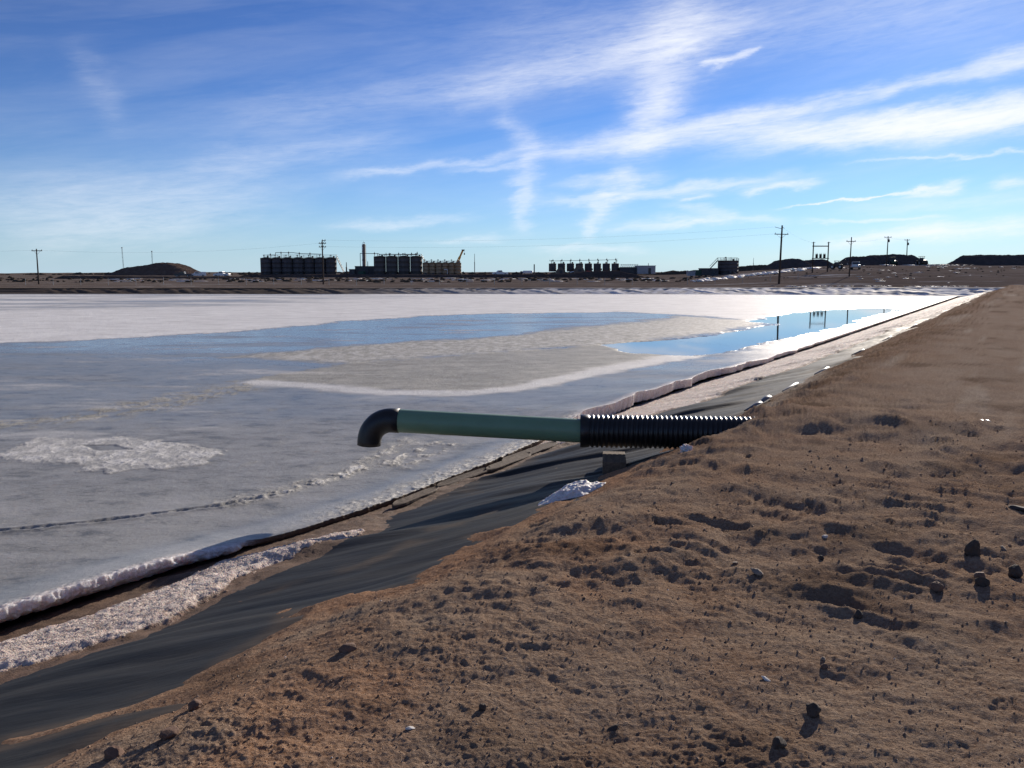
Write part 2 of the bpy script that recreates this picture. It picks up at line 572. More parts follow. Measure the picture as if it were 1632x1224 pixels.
def mat_ice():
    m = NT('frozen_brine')
    snow, grain, smooth = m.attr('snow'), m.attr('grain'), m.attr('smooth')
    edge, rust = m.attr('edge'), m.attr('rust')
    st = m.mapping((.8, 1.15, 1), R(14))
    a = m.noise(.35, 6, .62, st)
    b = m.noise(2.2, 6, .66, st)
    c1 = m.noise(22, 5, .72)
    c2 = m.noise(90, 3, .7)
    ice = m.mix(m.rng(a, .3, .7), (.195, .190, .172), (.34, .325, .29))
    ice = m.mix(m.rng(b, .40, .72, 0, .8), ice, (.40, .385, .365))
    ice = m.mix(m.rng(b, .47, .30, 0, .85), ice, (.11, .115, .118))
    ice = m.mix(m.rng(m.noise(.9, 7, .7, st), .54, .66, 0, .5), ice, (.47, .45, .425))
    ice = m.mix(m.rng(c1, .56, .72, 0, .6), ice, (.55, .52, .50))
    ice = m.mix(m.rng(m.noise(5.5, 6, .72), .60, .74, 0, .45), ice, (.26, .17, .125))
    blue = m.mix(m.rng(b, .35, .7), (.15, .172, .185), (.22, .235, .245))
    col = m.mix(smooth, ice, blue)
    g2 = m.noise(1.7, 7, .72, st)
    gr = m.mix(m.math('ADD', m.rng(c1, .36, .66, 0, .5), m.rng(g2, .36, .66, 0, .6), clamp=True), (.19, .175, .135), (.56, .515, .42))
    col = m.mix(grain, col, gr)
    sn = m.mix(m.rng(m.noise(.8, 6, .65, st), .32, .68), (.66, .64, .615), (.88, .86, .83))
    sn = m.mix(m.rng(c1, .30, .52, .25, 0.), sn, (.40, .38, .36))
    col = m.mix(snow, col, sn)
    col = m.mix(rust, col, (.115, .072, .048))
    col = m.mix(edge, col, m.mix(m.rng(c1, .35, .65), (.60, .50, .46), (.82, .79, .77)))
    r = m.rng(c1, .3, .7, .32, .55)
    r = m.fmix(smooth, r, m.rng(b, .3, .7, .12, .26))
    r = m.fmix(grain, r, .55)
    r = m.fmix(snow, r, .68)
    r = m.fmix(m.math('MAXIMUM', edge, rust), r, .6)
    rough = m.math('ADD', m.math('ADD', grain, snow), m.math('MULTIPLY', edge, .9), clamp=True)
    nb = m.bump(m.noise(3.0, 5, .7), m.fmix(smooth, .28, .10), .05)
    nb = m.bump(c1, m.fmix(rough, m.fmix(smooth, .24, .05), .9), .018, nb)
    nb = m.bump(c2, m.fmix(rough, .12, .7), .006, nb)
    m.l(m.math('MULTIPLY', edge, .55), m.b.inputs['Subsurface Weight'])
    m.b.inputs['Subsurface Scale'].default_value = .14
    m.b.inputs['Subsurface Radius'].default_value = (1.0, .8, .7)
    return m.set(col, r, .30, nb, ior=1.31)

def mat_water():
    m = NT('brine_water')
    nb = m.bump(m.noise(.9, 3, .5), .03, .02)
    return m.set((.018, .03, .038), .03, .5, nb, ior=1.335)

def mat_silt():
    m = NT('wet_silt')
    a = m.noise(9, 6, .65)
    c = m.mix(m.rng(a, .3, .7), (.075, .045, .028), (.20, .12, .075))
    return m.set(c, .8, .3, m.bump(m.noise(60, 4, .7), .7, .01))

def mat_snow():
    m = NT('crusty_snow')
    a = m.noise(25, 5, .7)
    c = m.mix(m.rng(a, .35, .65), (.62, .58, .54), (.86, .84, .83))
    nb = m.bump(a, .8, .02)
    nb = m.bump(m.noise(120, 3, .7), .6, .005, nb)
    m.b.inputs['Subsurface Weight'].default_value = .15
    m.b.inputs['Subsurface Scale'].default_value = .03
    return m.set(c, .6, .4, nb)

def mat_earth(name, c0, c1, scale=.6):
    m = NT(name)
    a = m.noise(scale, 6, .66)
    b = m.noise(scale * 7, 5, .7)
    c = m.mix(m.rng(a, .32, .7), c0, c1)
    c = m.mix(m.rng(b, .5, .75, 0, .6), c, tuple(x * .55 for x in c0))
    m.b.inputs['Diffuse Roughness'].default_value = .6
    return m.set(c, 1.0, 0.0, m.bump(b, .9, .5))

def mat_green_pipe():
    m = NT('green_pvc')
    n = m.noise(3, 5, .6)
    d = m.noise(30, 4, .7)
    c = m.mix(m.rng(n, .3, .7), (.165, .27, .16), (.195, .31, .19))
    c = m.mix(m.rng(d, .55, .8, 0, .35), c, (.20, .19, .15))
    c = m.mix(m.rng(m.noise(2.2, 6, .7, m.mapping((.4, 3, 3))), .55, .75, 0, .35), c, (.16, .15, .12))
    return m.set(c, m.rng(n, .3, .7, .34, .5), .45, m.bump(d, .05, .004))

def mat_black_plastic(name, rough, col=(.011, .011, .012), dust=.35):
    m = NT(name)
    d = m.noise(14, 5, .7)
    c = m.mix(m.rng(d, .5, .8, 0, dust), col, (.11, .085, .065))
    return m.set(c, m.rng(d, .3, .7, rough, rough + .15), .5, m.bump(m.noise(70, 3, .6), .08, .003))

def mat_wood(name, c0, c1, axis=0):
    m = NT(name)
    sc = [14, 14, 14]; sc[axis] = .8
    v = m.mapping(tuple(sc))
    n = m.noise(2.2, 5, .65, v, .6)
    c = m.mix(m.rng(n, .3, .7), c0, c1)
    return m.set(c, .85, .2, m.bump(n, .5, .004))

def mat_rock(name, c0, c1):
    m = NT(name)
    a = m.noise(18, 5, .65)
    c = m.mix(m.rng(a, .3, .7), c0, c1)
    c = m.mix(m.rng(m.noise(90, 3, .7), .55, .75, 0, .5), c, tuple(x * .5 for x in c0))
    return m.set(c, .85, .25, m.bump(m.noise(45, 5, .7), .6, .008))

M = dict(dirt=mat_dirt(), dirtyice=mat_rock('dirty_ice', (.060, .042, .030), (.17, .125, .095)), plain=mat_plain(), liner=mat_liner(), farliner=mat_liner('snowy_liner', (.82, .79, .77)), salt=mat_salt(), ice=mat_ice(), water=mat_water(), silt=mat_silt(), snow=mat_snow(),
         green=mat_green_pipe(), elbow=mat_black_plastic('black_elbow_plastic', .38, dust=.15), corr=mat_black_plastic('corrugated_black_plastic', .30, dust=.28),
         flap=mat_black_plastic('curled_liner_plastic', .34, (.16, .16, .165), .3),  # liner plastic made paler than black so its glint sits in the colour
         timber=mat_wood('weathered_timber', (.085, .062, .045), (.20, .15, .105), 1),
         pole=mat_wood('creosoted_pole', (.040, .030, .026), (.080, .060, .048), 2),
         arm=mat_wood('crossarm_timber', (.055, .042, .035), (.10, .078, .062), 0),
         tank=simple('dark_tank_steel', (.10, .092, .095), .8, .2, .5, .15, streak=True),  # base colour lifted to stand in for distance haze over the tanks
         tank2=simple('dark_tank_steel_brown', (.12, .105, .10), .8, .2, .5, .15, streak=True),  # same haze lift in the base colour
         tan=simple('tan_tank_steel', (.36, .245, .155), .8, .18, .5, .15, streak=True),
         steel=simple('painted_steel', (.055, .056, .060), .5, .15, 2.),
         galv=simple('galvanised_steel', (.34, .35, .36), .45, .12, 2., metal=.6),
         palegrey=simple('pale_cladding', (.36, .36, .38), .6, .08, 1.),
         darkclad=simple('dark_cladding', (.075, .072, .075), .8, .15, 1.),
         tanclad=simple('tan_cladding', (.17, .13, .10), .7, .12, 1.),
         greenpaint=simple('green_machine_paint', (.018, .060, .040), .5, .15, 2.),
         white=simple('white_paint', (.78, .78, .77), .35, .05, 2.),
         silver=simple('silver_paint', (.42, .44, .45), .3, .06, 2., metal=.3),
         darkpaint=simple('dark_vehicle_paint', (.045, .05, .06), .3, .1, 2.),
         red=simple('red_paint', (.42, .04, .03), .45, .12, 2.),
         yellow=simple('yellow_paint', (.62, .30, .03), .45, .12, 2.),
         machine=simple('dusty_machine_paint', (.060, .055, .045), .55, .2, 2.),
         glass=simple('dark_glass', (.02, .025, .03), .08, .05, 2., spec=.6),
         rubber=simple('tyre_rubber', (.022, .021, .020), .85, .2, 4.),
         brick=simple('rusty_column', (.26, .17, .12), .6, .15, .8, streak=True),
         porcelain=simple('insulator_glaze', (.20, .16, .14), .25, .1, 6.),
         wire=simple('aluminium_wire', (.06, .06, .065), .9, .05, 2., spec=0.),
         scrub=simple('dry_scrub', (.085, .070, .054), 1., .4, 1.2, spec=0.),
         clod=mat_rock('dry_clod', (.22, .135, .085), (.34, .235, .165)),
         rockdark=mat_rock('dark_stone', (.045, .035, .030), (.095, .072, .058)),
         rockred=mat_rock('reddish_stone', (.13, .075, .052), (.20, .125, .09)),
         rocktan=mat_rock('tan_stone', (.20, .15, .115), (.32, .25, .20)),
         rockwhite=mat_rock('white_stone', (.50, .46, .42), (.72, .69, .66)),
         moundbrown=mat_earth('brown_mound_earth', (.13, .092, .076), (.20, .148, .12)),
         moundblack=mat_earth('dark_stockpile_earth', (.085, .074, .074), (.135, .116, .11)),
         bund=mat_earth('dark_bund_earth', (.075, .062, .058), (.125, .10, .09), .4))

# ------------------------------------------------------------------ the dirt road and berm
EDGE = [(-30, 3.2), (-3, 3.2), (0.8, 3.25), (1.55, 3.22), (1.72, 3.19), (2.02, 3.17), (2.19, 3.0), (2.24, 3.02), (2.28, 3.12), (2.16, 3.24), (1.97, 3.45), (1.84, 3.72), (1.93, 3.86), (2.10, 3.64), (2.34, 3.42), (2.56, 3.26), (2.62, 3.38), (2.9, 3.5), (3.25, 3.52), (3.42, 3.6), (3.67, 3.87),
        (3.82, 3.66), (3.95, 3.45), (4.02, 3.1), (4.3, 3.30), (4.54, 3.25), (5.05, 3.28), (5.32, 3.46), (5.48, 3.66), (5.56, 3.26), (6.2, 3.40), (6.5, 3.52), (6.3, 3.15), (6.6, 3.1), (7.1, 3.29), (7.97, 3.41), (8.6, 3.25),
        (9.35, 2.95), (10.2, 3.0), (11.2, 3.25), (12.14, 3.36), (12.9, 3.3), (14.53, 3.5), (16, 3.42), (17.67, 3.62), (20, 3.5), (23.5, 3.75), (28.7, 3.75), (36, 3.9), (48.9, 3.95),
        (77, 4.1), (150, 4.2), (150, -60), (-30, -60)]
PIPE0 = np.array([.79, 9.5, -.11])
PD = np.array([-2.13, .17, .0]); PD /= np.linalg.norm(PD)

def dirt_z(X, Y):
    s, T = to_st(X, Y)
    r = np.sqrt(X * X + Y * Y)
    sd_ = poly_sd(s, T, EDGE)
    near = 1 - sstep(9, 26, s)
    wob = fbm(s * 2.2 + T * 1.6, T * 2.6 - s * 1.2, 5, 5, .6) * (.10 + .15 * sstep(2.6, 3.4, s)) + fbm(s * .6, T * 1.4, 3, 9) * .10 * (1 - near)
    th = np.clip((sd_ + wob) * .16, -.30, .035) - .004
    th = np.where(sd_ > .25, np.minimum(th + (sd_ - .25) * .04, .05), th)
    z = prof(T) + th
    inn = sstep(.02, .45, sd_)                      # 0 at the ragged edge, 1 on the road
    # humps and hollows of loose dirt
    band = sstep(3.6, 5.2, s) * (1 - sstep(9.5, 14, s)) * sstep(-5, -1.5, T)
    patch = sstep(-.25, .35, fbm(X * .55 + 3, Y * .55, 3, 21))
    edgeb = sstep(.9, 2.4, T) * (.5 + .5 * sstep(8, 12, s)) * (1 - sstep(40, 80, s))
    amp = .24 + .95 * band * (.35 + .65 * patch) + .95 * edgeb * sstep(-.2, .3, fbm(s * .7, T * .7, 3, 29)) + .30 * patch * near
    amp = np.clip(amp, 0, 1.25) * (1 - .4 * sstep(14, 40, s))
    n1 = perlin(X * 1.55 + 1.3 * perlin(X * .8, Y * .8, 3), Y * 2.0, 31)
    n2 = perlin(X * 3.3 + perlin(X * 2, Y * 2, 4) * .6, Y * 4.3, 37)
    n3 = 1 - np.abs(perlin(X * 6.5, Y * 8.2, 41)) * 2
    n4 = perlin(X * 14, Y * 16, 43)
    n5 = 1 - np.abs(perlin(X * 27, Y * 31, 47)) * 2
    hump = .034 * n1 + .022 * np.sign(n2) * np.abs(n2) ** .8 + .006 * n3 + .005 * n4 + .009 * fbm(X * 4.7, Y * 6, 4, 45, .6)
    z = z + inn * amp * hump + .018 * fbm(X * .35, Y * .35, 3, 51) * inn
    z = z + (inn * .6 + .25) * (.0040 * n4 + .0026 * n5 + .0024 * perlin(X * 60, Y * 66, 49)) * (1 - .5 * sstep(12, 25, r))
    # scattered clods
    c1 = perlin(X * 9.5, Y * 9.5, 61)
    z = z + inn * np.clip(c1 - .58, 0, .2) * .03 * (.2 + band + edgeb) * (1 + n5)
    c2 = perlin(X * 21, Y * 21, 63)
    z = z + (inn + .15) * np.clip(c2 - .70, 0, .16) * .025
    # crumbly patches
    cr_ = sstep(-.05, .4, fbm(X * 1.3 + 9, Y * 1.3, 4, 65))
    rid_ = 1 - np.abs(perlin(X * 17 + .6 * n4, Y * 21, 66)) * 2
    z = z + (inn * .8 + .2) * cr_ * (.0042 * rid_ + .0034 * perlin(X * 38, Y * 44, 68) + .002 * perlin(X * 85, Y * 95, 70)) * (1 - .5 * sstep(14, 28, r))
    # hollows (footprints, lug marks)
    c3 = fbm(X * 2.6 + 7 + .3 * n2, Y * 3.5, 4, 67, .55) * 1.25
    z = z - inn * np.clip(c3 - .42 + .18 * n4, 0, 1) * .15 * np.clip(band + .25 * near, 0, 1)
    # tyre lug bars pressed in two short tracks
    for (cx, cy, ln, wd) in ((2.0, 4.35, .95, .32), (1.35, 5.35, .8, .35), (2.55, 3.75, .7, .28), (3.1, 6.3, .9, .4)):
        ux, uy = .81, -.58
        a = (X - cx) * ux + (Y - cy) * uy + .05 * perlin(X * 3, Y * 3, 71)
        b = -(X - cx) * uy + (Y - cy) * ux + .07 * perlin(X * 2.2, Y * 2.2, 73)
        m = np.exp(-(a / wd) ** 4 - (b / ln) ** 4)
        lug = np.sin(b * 2 * np.pi / .20)
        z = z + m * .0125 * lug * (.1 + 1.3 * sstep(-.15, .35, perlin(X * 2.6, Y * 2.6, 75))) * (1 + .5 * n4)
    # wheel ruts along the road
    for tc, dp in ((.2, .03), (-1.6, .034), (-3.0, .02), (-4.8, .03)):
        z = z - dp * np.exp(-((T - tc + .12 * perlin(s * .25, tc, 77)) / .22) ** 2) * sstep(5, 11, s)
    # ragged windrow of clods along the lip of the bank beyond the pipe
    wr = sstep(9.6, 11, s) * sstep(0, .12, sd_) * np.exp(-((T - 2.75 - .25 * perlin(s * .5, s * 0, 121)) / .5) ** 2) * (1 - .6 * sstep(30, 70, s))
    z = z + wr * (.085 * np.clip(fbm(s * 1.5, T * 2.2, 5, 123, .62) + .12, 0, 1) + .03 * np.clip(n2, 0, 1) + .012 * n3)
    # windrow of dirt heaped over the buried pipe
    dx, dy = X - PIPE0[0], Y - PIPE0[1]
    along = -(dx * PD[0] + dy * PD[1])              # metres towards the road from the sleeve's open end
    off = dx * -PD[1] + dy * PD[0]
    rid = np.exp(-(off / (.62 + .1 * perlin(X * 2, Y * 2, 81))) ** 2)
    z = z + rid * .105 * sstep(1.35, 2.0, along) * (1 - sstep(3.2, 4.8, along)) * (1 + .2 * n2)
    z = z + .09 * np.exp(-((off + .48) / .25) ** 2) * sstep(.55, 1.1, along) * (1 - sstep(2.0, 2.7, along)) * (1 + .5 * n2)
    z = z - .055 * np.exp(-((along - 3.45) / .16) ** 2 - (off / .13) ** 2)
    return z, s, T, sd_, inn

def build_dirt():
    ph = np.concatenate([np.linspace(-112, -40, 50)[:-1], np.linspace(-40, 38, 1000), np.linspace(38, 85, 50)[1:]])
    phr = np.radians(ph)
    d = 31 - ph
    rmax = np.where(d > .5, 4.6 / np.maximum(np.sin(np.radians(np.clip(d, .5, 179))), 1e-3), 140.0)
    rmax = np.minimum(rmax, 140.0)
    n = 720
    t = np.linspace(0, 1, n)[:, None]
    inv = 1 / 1.3 + (1 / rmax[None, :] - 1 / 1.3) * t
    r = 1 / inv
    X = r * np.sin(phr)[None, :]; Y = r * np.cos(phr)[None, :]
    z, s, T, sd_, inn = dirt_z(X, Y)
    light = sstep(.05, .45, fbm(s * .10, T * .9, 4, 91) + .35 * np.exp(-((T + 1.2) / 1.2) ** 2) * sstep(10, 18, s)) * sstep(6, 13, s) * .95
    light = np.maximum(light, (.34 + .25 * fbm(s * .5, T * 1.8, 4, 92)) * sstep(6.5, 13, s) * sstep(2.6, 1.2, T))
    red = (sstep(.0, .4, fbm(X * .7, Y * .7, 4, 93)) * .6 * sstep(.8, 2.2, T) + .5 * (1 - sstep(.05, .5, sd_))) * (1 - .75 * sstep(9, 13, s))
    damp = np.clip(.75 * np.exp(-((T - 2.7) / .55) ** 2) * sstep(9, 11, s) * sstep(-.25, .25, fbm(s * 1.1, T * 1.6, 4, 125)) + sstep(.1, .5, fbm(X * .9 + 5, Y * .9, 4, 97)) * .8 + .8 * sstep(.05, .4, fbm(s * .22 + 3, T * .9, 4, 99)) * sstep(8, 14, s) * (1 - light) * .6, 0, 1)
    o = grid_obj('dirt_road', X, Y, z, M['dirt'], dict(light=light, red=np.clip(red * 1.25, 0, .9), damp=damp), flip=True)
    tag(o, kind='structure')
    return X, Y, z
DX, DY, DZ = build_dirt()

def ground_at(x, y):
    return float(dirt_z(np.array([[x]], float), np.array([[y]], float))[0][0, 0])

# ------------------------------------------------------------------ the black liner
FAR = [(-260, 112), (-90, 111), (0, 111), (28, 107), (50, 97), (62, 92)]
def far_ice_y(x):
    return np.interp(x, [-300, -60, 0, 20, 36, 47, 60], [110, 109, 108.7, 107.5, 104, 99.5, 93])

def liner_relief(s, T):
    a = (s + .9 * T) * .743; b = (s - .9 * T) * .743
    a = a + .5 * perlin(s * .35, T * .5, 101)
    w = perlin(a * 1.7, b * .35, 103)
    w2 = perlin(a * 4.0, b * .9, 105)
    fold = np.clip(w - .18, 0, 1) ** 1.2
    dip = -.05 * np.exp(-((s - 8.15) / .45) ** 2 - ((T - 3.8) / .42) ** 2)
    return dip + .14 * fold + .016 * w2 + .045 * perlin(a * .9, b * .25, 107)

def build_liner():
    s = np.concatenate([np.linspace(-14, 1, 60)[:-1], np.linspace(1, 14, 460)[:-1], np.geomspace(14, 112, 260)])
    T = np.concatenate([np.linspace(1.6, 6.0, 110)[:-1], np.linspace(6.0, 8.2, 24)])
    S, TT = np.meshgrid(s, T, indexing='ij')
    Z = prof(TT) + liner_relief(S, TT) * sstep(2.7, 3.3, TT) * (1 - .7 * sstep(5.2, 6.2, TT)) - .01
    X, Y = to_xy(S, TT)
    nz = fbm(S * 1.1, TT * 1.1, 4, 111)
    dust = np.clip(.4 * (1 - sstep(.0, .12, -poly_sd(S, TT, EDGE) + .12 * nz)) + .75 * sstep(5.5, 6.1, TT + .4 * nz) * (1 - sstep(12, 15, S)), 0, 1)
    dust = np.maximum(dust, .40 * sstep(.22, .5, fbm(S * .8 + 4, TT * 1.3, 4, 113)))
    salt = sstep(32, 55, S + 9 * nz + 6 * (TT - 4)) * (.25 + .75 * sstep(-.35, .15, fbm(S * .22, TT * 2.2, 4, 115)))
    o = grid_obj('pond_liner', X, Y, Z, M['liner'], dict(dust=dust, salt=salt))
    tag(o, kind='structure')
    return o
LINER = build_liner()

# curled ends of the liner sticking out of the dirt
def build_flaps():
    for (s, T, L, turn, rr) in ((12.0, 3.30, .55, .5, .075), (12.7, 3.36, .5, .2, .10), (14.7, 3.42, 1.0, .35, .065), (17.8, 3.50, .95, .6, .07), (22.9, 3.62, .7, .9, .07), (28.3, 3.66, .8, .8, .07), (36, 3.75, .9, .6, .09)):
        n, k = 14, 9
        V = []; F = []
        for i in range(n + 1):
            u = i / n
            a = A31 * 0 + turn * (u - .5) * 2
            cs, ct = s + L * (u - .5), T + .22 * turn * (2 * u - 1) ** 2 - .15
            x, y = to_xy(cs, ct)
            z0 = float(prof(ct)) + .035 + .03 * math.sin(u * math.pi)
            w = .62 * rr * (.35 + .65 * math.sin(math.pi * min(1, max(0, u * .9 + .05))))
            for j in range(k + 1):
                th = -0.5 + 3.0 * j / k
                ox = w * math.cos(th) * 1.1
                oz = w * math.sin(th)
                nx, ny = -math.cos(A31), math.sin(A31)
                V.append((x + nx * ox, y + ny * ox, z0 + oz))
        for i in range(n):
            for j in range(k):
                F.append((i * (k + 1) + j, (i + 1) * (k + 1) + j, (i + 1) * (k + 1) + j + 1, i * (k + 1) + j + 1))
        b = MB(); b.raw(V, F, True)
        b.build('curled_edge', M['flap'], LINER)
build_flaps()

# ------------------------------------------------------------------ silt and salt lying on the liner
SALT_BAND = [(-9, 5.7), (0, 5.45), (2.0, 5.35), (2.64, 5.25), (2.79, 5.14), (3.28, 4.98), (3.76, 4.98), (4.3, 5.15), (4.67, 5.27), (5.27, 5.22), (5.7, 5.27), (6.15, 5.32), (6.3, 5.45), (6.16, 5.58),
             (5.89, 5.76), (5.45, 5.92), (4.76, 5.93), (4.25, 5.93), (3.66, 5.9), (3.3, 6.05), (2.6, 6.15), (-9, 6.3)]
SALT_FAR = [(10.8, 6.3), (11.6, 5.6), (12.6, 5.9), (13.4, 5.55), (14.26, 5.51), (15.13, 5.24), (19.05, 5.16), (23.76, 4.77), (36.03, 4.7), (60, 4.3), (112, 4.2), (112, 8), (13.2, 8), (11.3, 6.7)]

def shore_layer(name, poly, mat, thick, s0, s1, ns, t0, t1, nt, seed, geom=False, dirty=False):
    s = np.geomspace(s0, s1, ns) if geom else np.linspace(s0, s1, ns)
    T = np.linspace(t0, t1, nt)
    S, TT = np.meshgrid(s, T, indexing='ij')
    d = poly_sd(S, TT, poly) + .09 * fbm(S * 4, TT * 4, 5, seed, .6) + .05 * fbm(S * 14, TT * 14, 3, seed + 3)
    lum = fbm(S * 9, TT * 9, 4, seed + 5, .6)
    th = thick * np.clip(d / .12, -1.2, 1) * (1 + .35 * lum)
    th = np.where(d > 0, th + .012 * np.clip(1 - np.abs(perlin(S * 22, TT * 22, seed + 7)) * 2.2, 0, 1), th)
    Z = prof(TT) + liner_relief(S, TT) * sstep(2.7, 3.3, TT) * (1 - .7 * sstep(5.2, 6.2, TT)) + th + .004
    X, Y = to_xy(S, TT)
    at = {}
    if dirty:
        at['dirty'] = np.clip(.85 * (1 - sstep(.0, .07, d + .05 * lum)), 0, 1)
    o = grid_obj(name, X, Y, Z, mat, at)
    tag(o, kind='stuff')
    return o
shore_layer('salt_crust', SALT_BAND, M['salt'], .045, -6, 6.6, 620, 4.8, 6.5, 120, 201, dirty=True)
shore_layer('salt_crust', SALT_FAR, M['salt'], .035, 10.6, 112, 420, 4.0, 7.0, 110, 231, geom=True, dirty=True)
SILT = [(-9, 5.5), (2.4, 5.22), (3.3, 4.94), (4.4, 5.14), (5.3, 5.14), (6.2, 5.3), (6.8, 5.72), (8.2, 5.82), (9.2, 5.84), (10.8, 5.95), (11.6, 5.7), (12, 5.5), (12.6, 5.8), (12, 6.5), (8, 6.6), (-9, 6.6)]
shore_layer('shore_silt', SILT, M['silt'], .014, -6, 13, 500, 4.6, 6.8, 90, 251)

# ------------------------------------------------------------------ the frozen pond
EDGE_S = [-40, 2.5, 3.2, 4.2, 4.8, 5.25, 5.45, 5.8, 6.7, 7.5, 8.4, 9.55, 11.3, 12.4, 13.7, 17, 19.7, 23.7, 27.5, 48.7, 90, 140]
EDGE_T = [6.45, 6.40, 6.36, 6.30, 6.24, 6.16, 6.22, 6.12, 6.02, 6.0, 6.05, 6.09, 6.26, 6.5, 6.66, 6.7, 6.75, 6.7, 6.5, 6.6, 6.8, 7.0]
LIFT_S = [-40, 4.6, 5.25, 5.6, 6.5, 11.2, 12.6, 13.6, 16, 19, 24, 28, 40, 140]
LIFT_Z = [.14, .125, .08, .045, .05, .055, .08, .16, .17, .13, .10, .07, .05, .03]
SNOW = [(-80, 22), (-30, 27.5), (-22.4, 29.9), (-19.1, 31.8), (-15.5, 34.3), (-12, 39.2), (-8.8, 47), (-4.5, 53.4), (-.25, 55.9), (7.8, 57.7), (11.1, 53.4), (13.7, 46.2), (12.9, 46.6), (15.7, 51.8),
        (21.5, 60.7), (27.8, 65.1), (29.5, 62.6), (34, 66), (62, 108), (62, 125), (-300, 125), (-300, 22)]
GREYFAR = [(-120, 125), (-52, 52), (-36.2, 60.7), (-25, 66.3), (-15.2, 81.5), (-8.9, 110), (-5, 125)]
TAN = [(-8.72, 26.54), (-5.78, 30.71), (-.42, 35.32), (6.1, 45.24), (10.78, 51.84), (13.9, 46.0), (12.9, 44.5), (9.31, 37.97), (3.31, 31.25), (-4.66, 24.67)]
LOBE = [(-6.38, 20.73), (-4.66, 24.67), (3.31, 31.25), (4.77, 26.54), (2.14, 21.63), (.19, 18.72), (-1.17, 18.42), (-3.04, 19.03), (-4.71, 20.13)]
RIM = [(-6.0, 20.2), (-4.92, 19.79), (-2.96, 18.52), (-1.16, 18.23), (.2, 19.03), (1.3, 20.98), (3.24, 23.84), (5.36, 26.54)]
LEAD = [(3.31, 31.25), (7.16, 34.29), (10.0, 38.3), (12.6, 42.6), (13.6, 44.2), (12.72, 46.42), (15.72, 51.84), (21.49, 60.67), (27.81, 65.11), (29.13, 62.81), (22.83, 53.39), (15.96, 41.53), (10.38, 33.32), (6.78, 27.58),
        (5.64, 26.95), (3.83, 28.25)]
STRIP = [(-9.2, 14.6), (-7.75, 15.19), (-7.18, 16.5), (-6.43, 18.23), (-6.27, 20.36)]
BLOB = [(-7.57, 12.58), (-7.51, 13.31), (-6.39, 13.47), (-5.03, 13.06), (-4.32, 12.26), (-4.12, 11.32), (-4.65, 10.96), (-5.19, 10.89), (-6.15, 11.63), (-6.8, 11.71)]
HOLE = [(-6.51, 12.72), (-6.06, 12.76), (-5.48, 12.35), (-6.1, 12.26)]
CR1 = [(-3.17, 9.43), (-2.64, 10.14), (-2.1, 10.96), (-1.62, 13.06)]
CR2 = [(-2.78, 9.84), (-1.83, 11.32), (-1.11, 12.81)]
CRACK = [(-9, 7.0), (-5.17, 8.37), (-4.38, 8.69), (-3.27, 9.3), (-2.82, 9.7)]

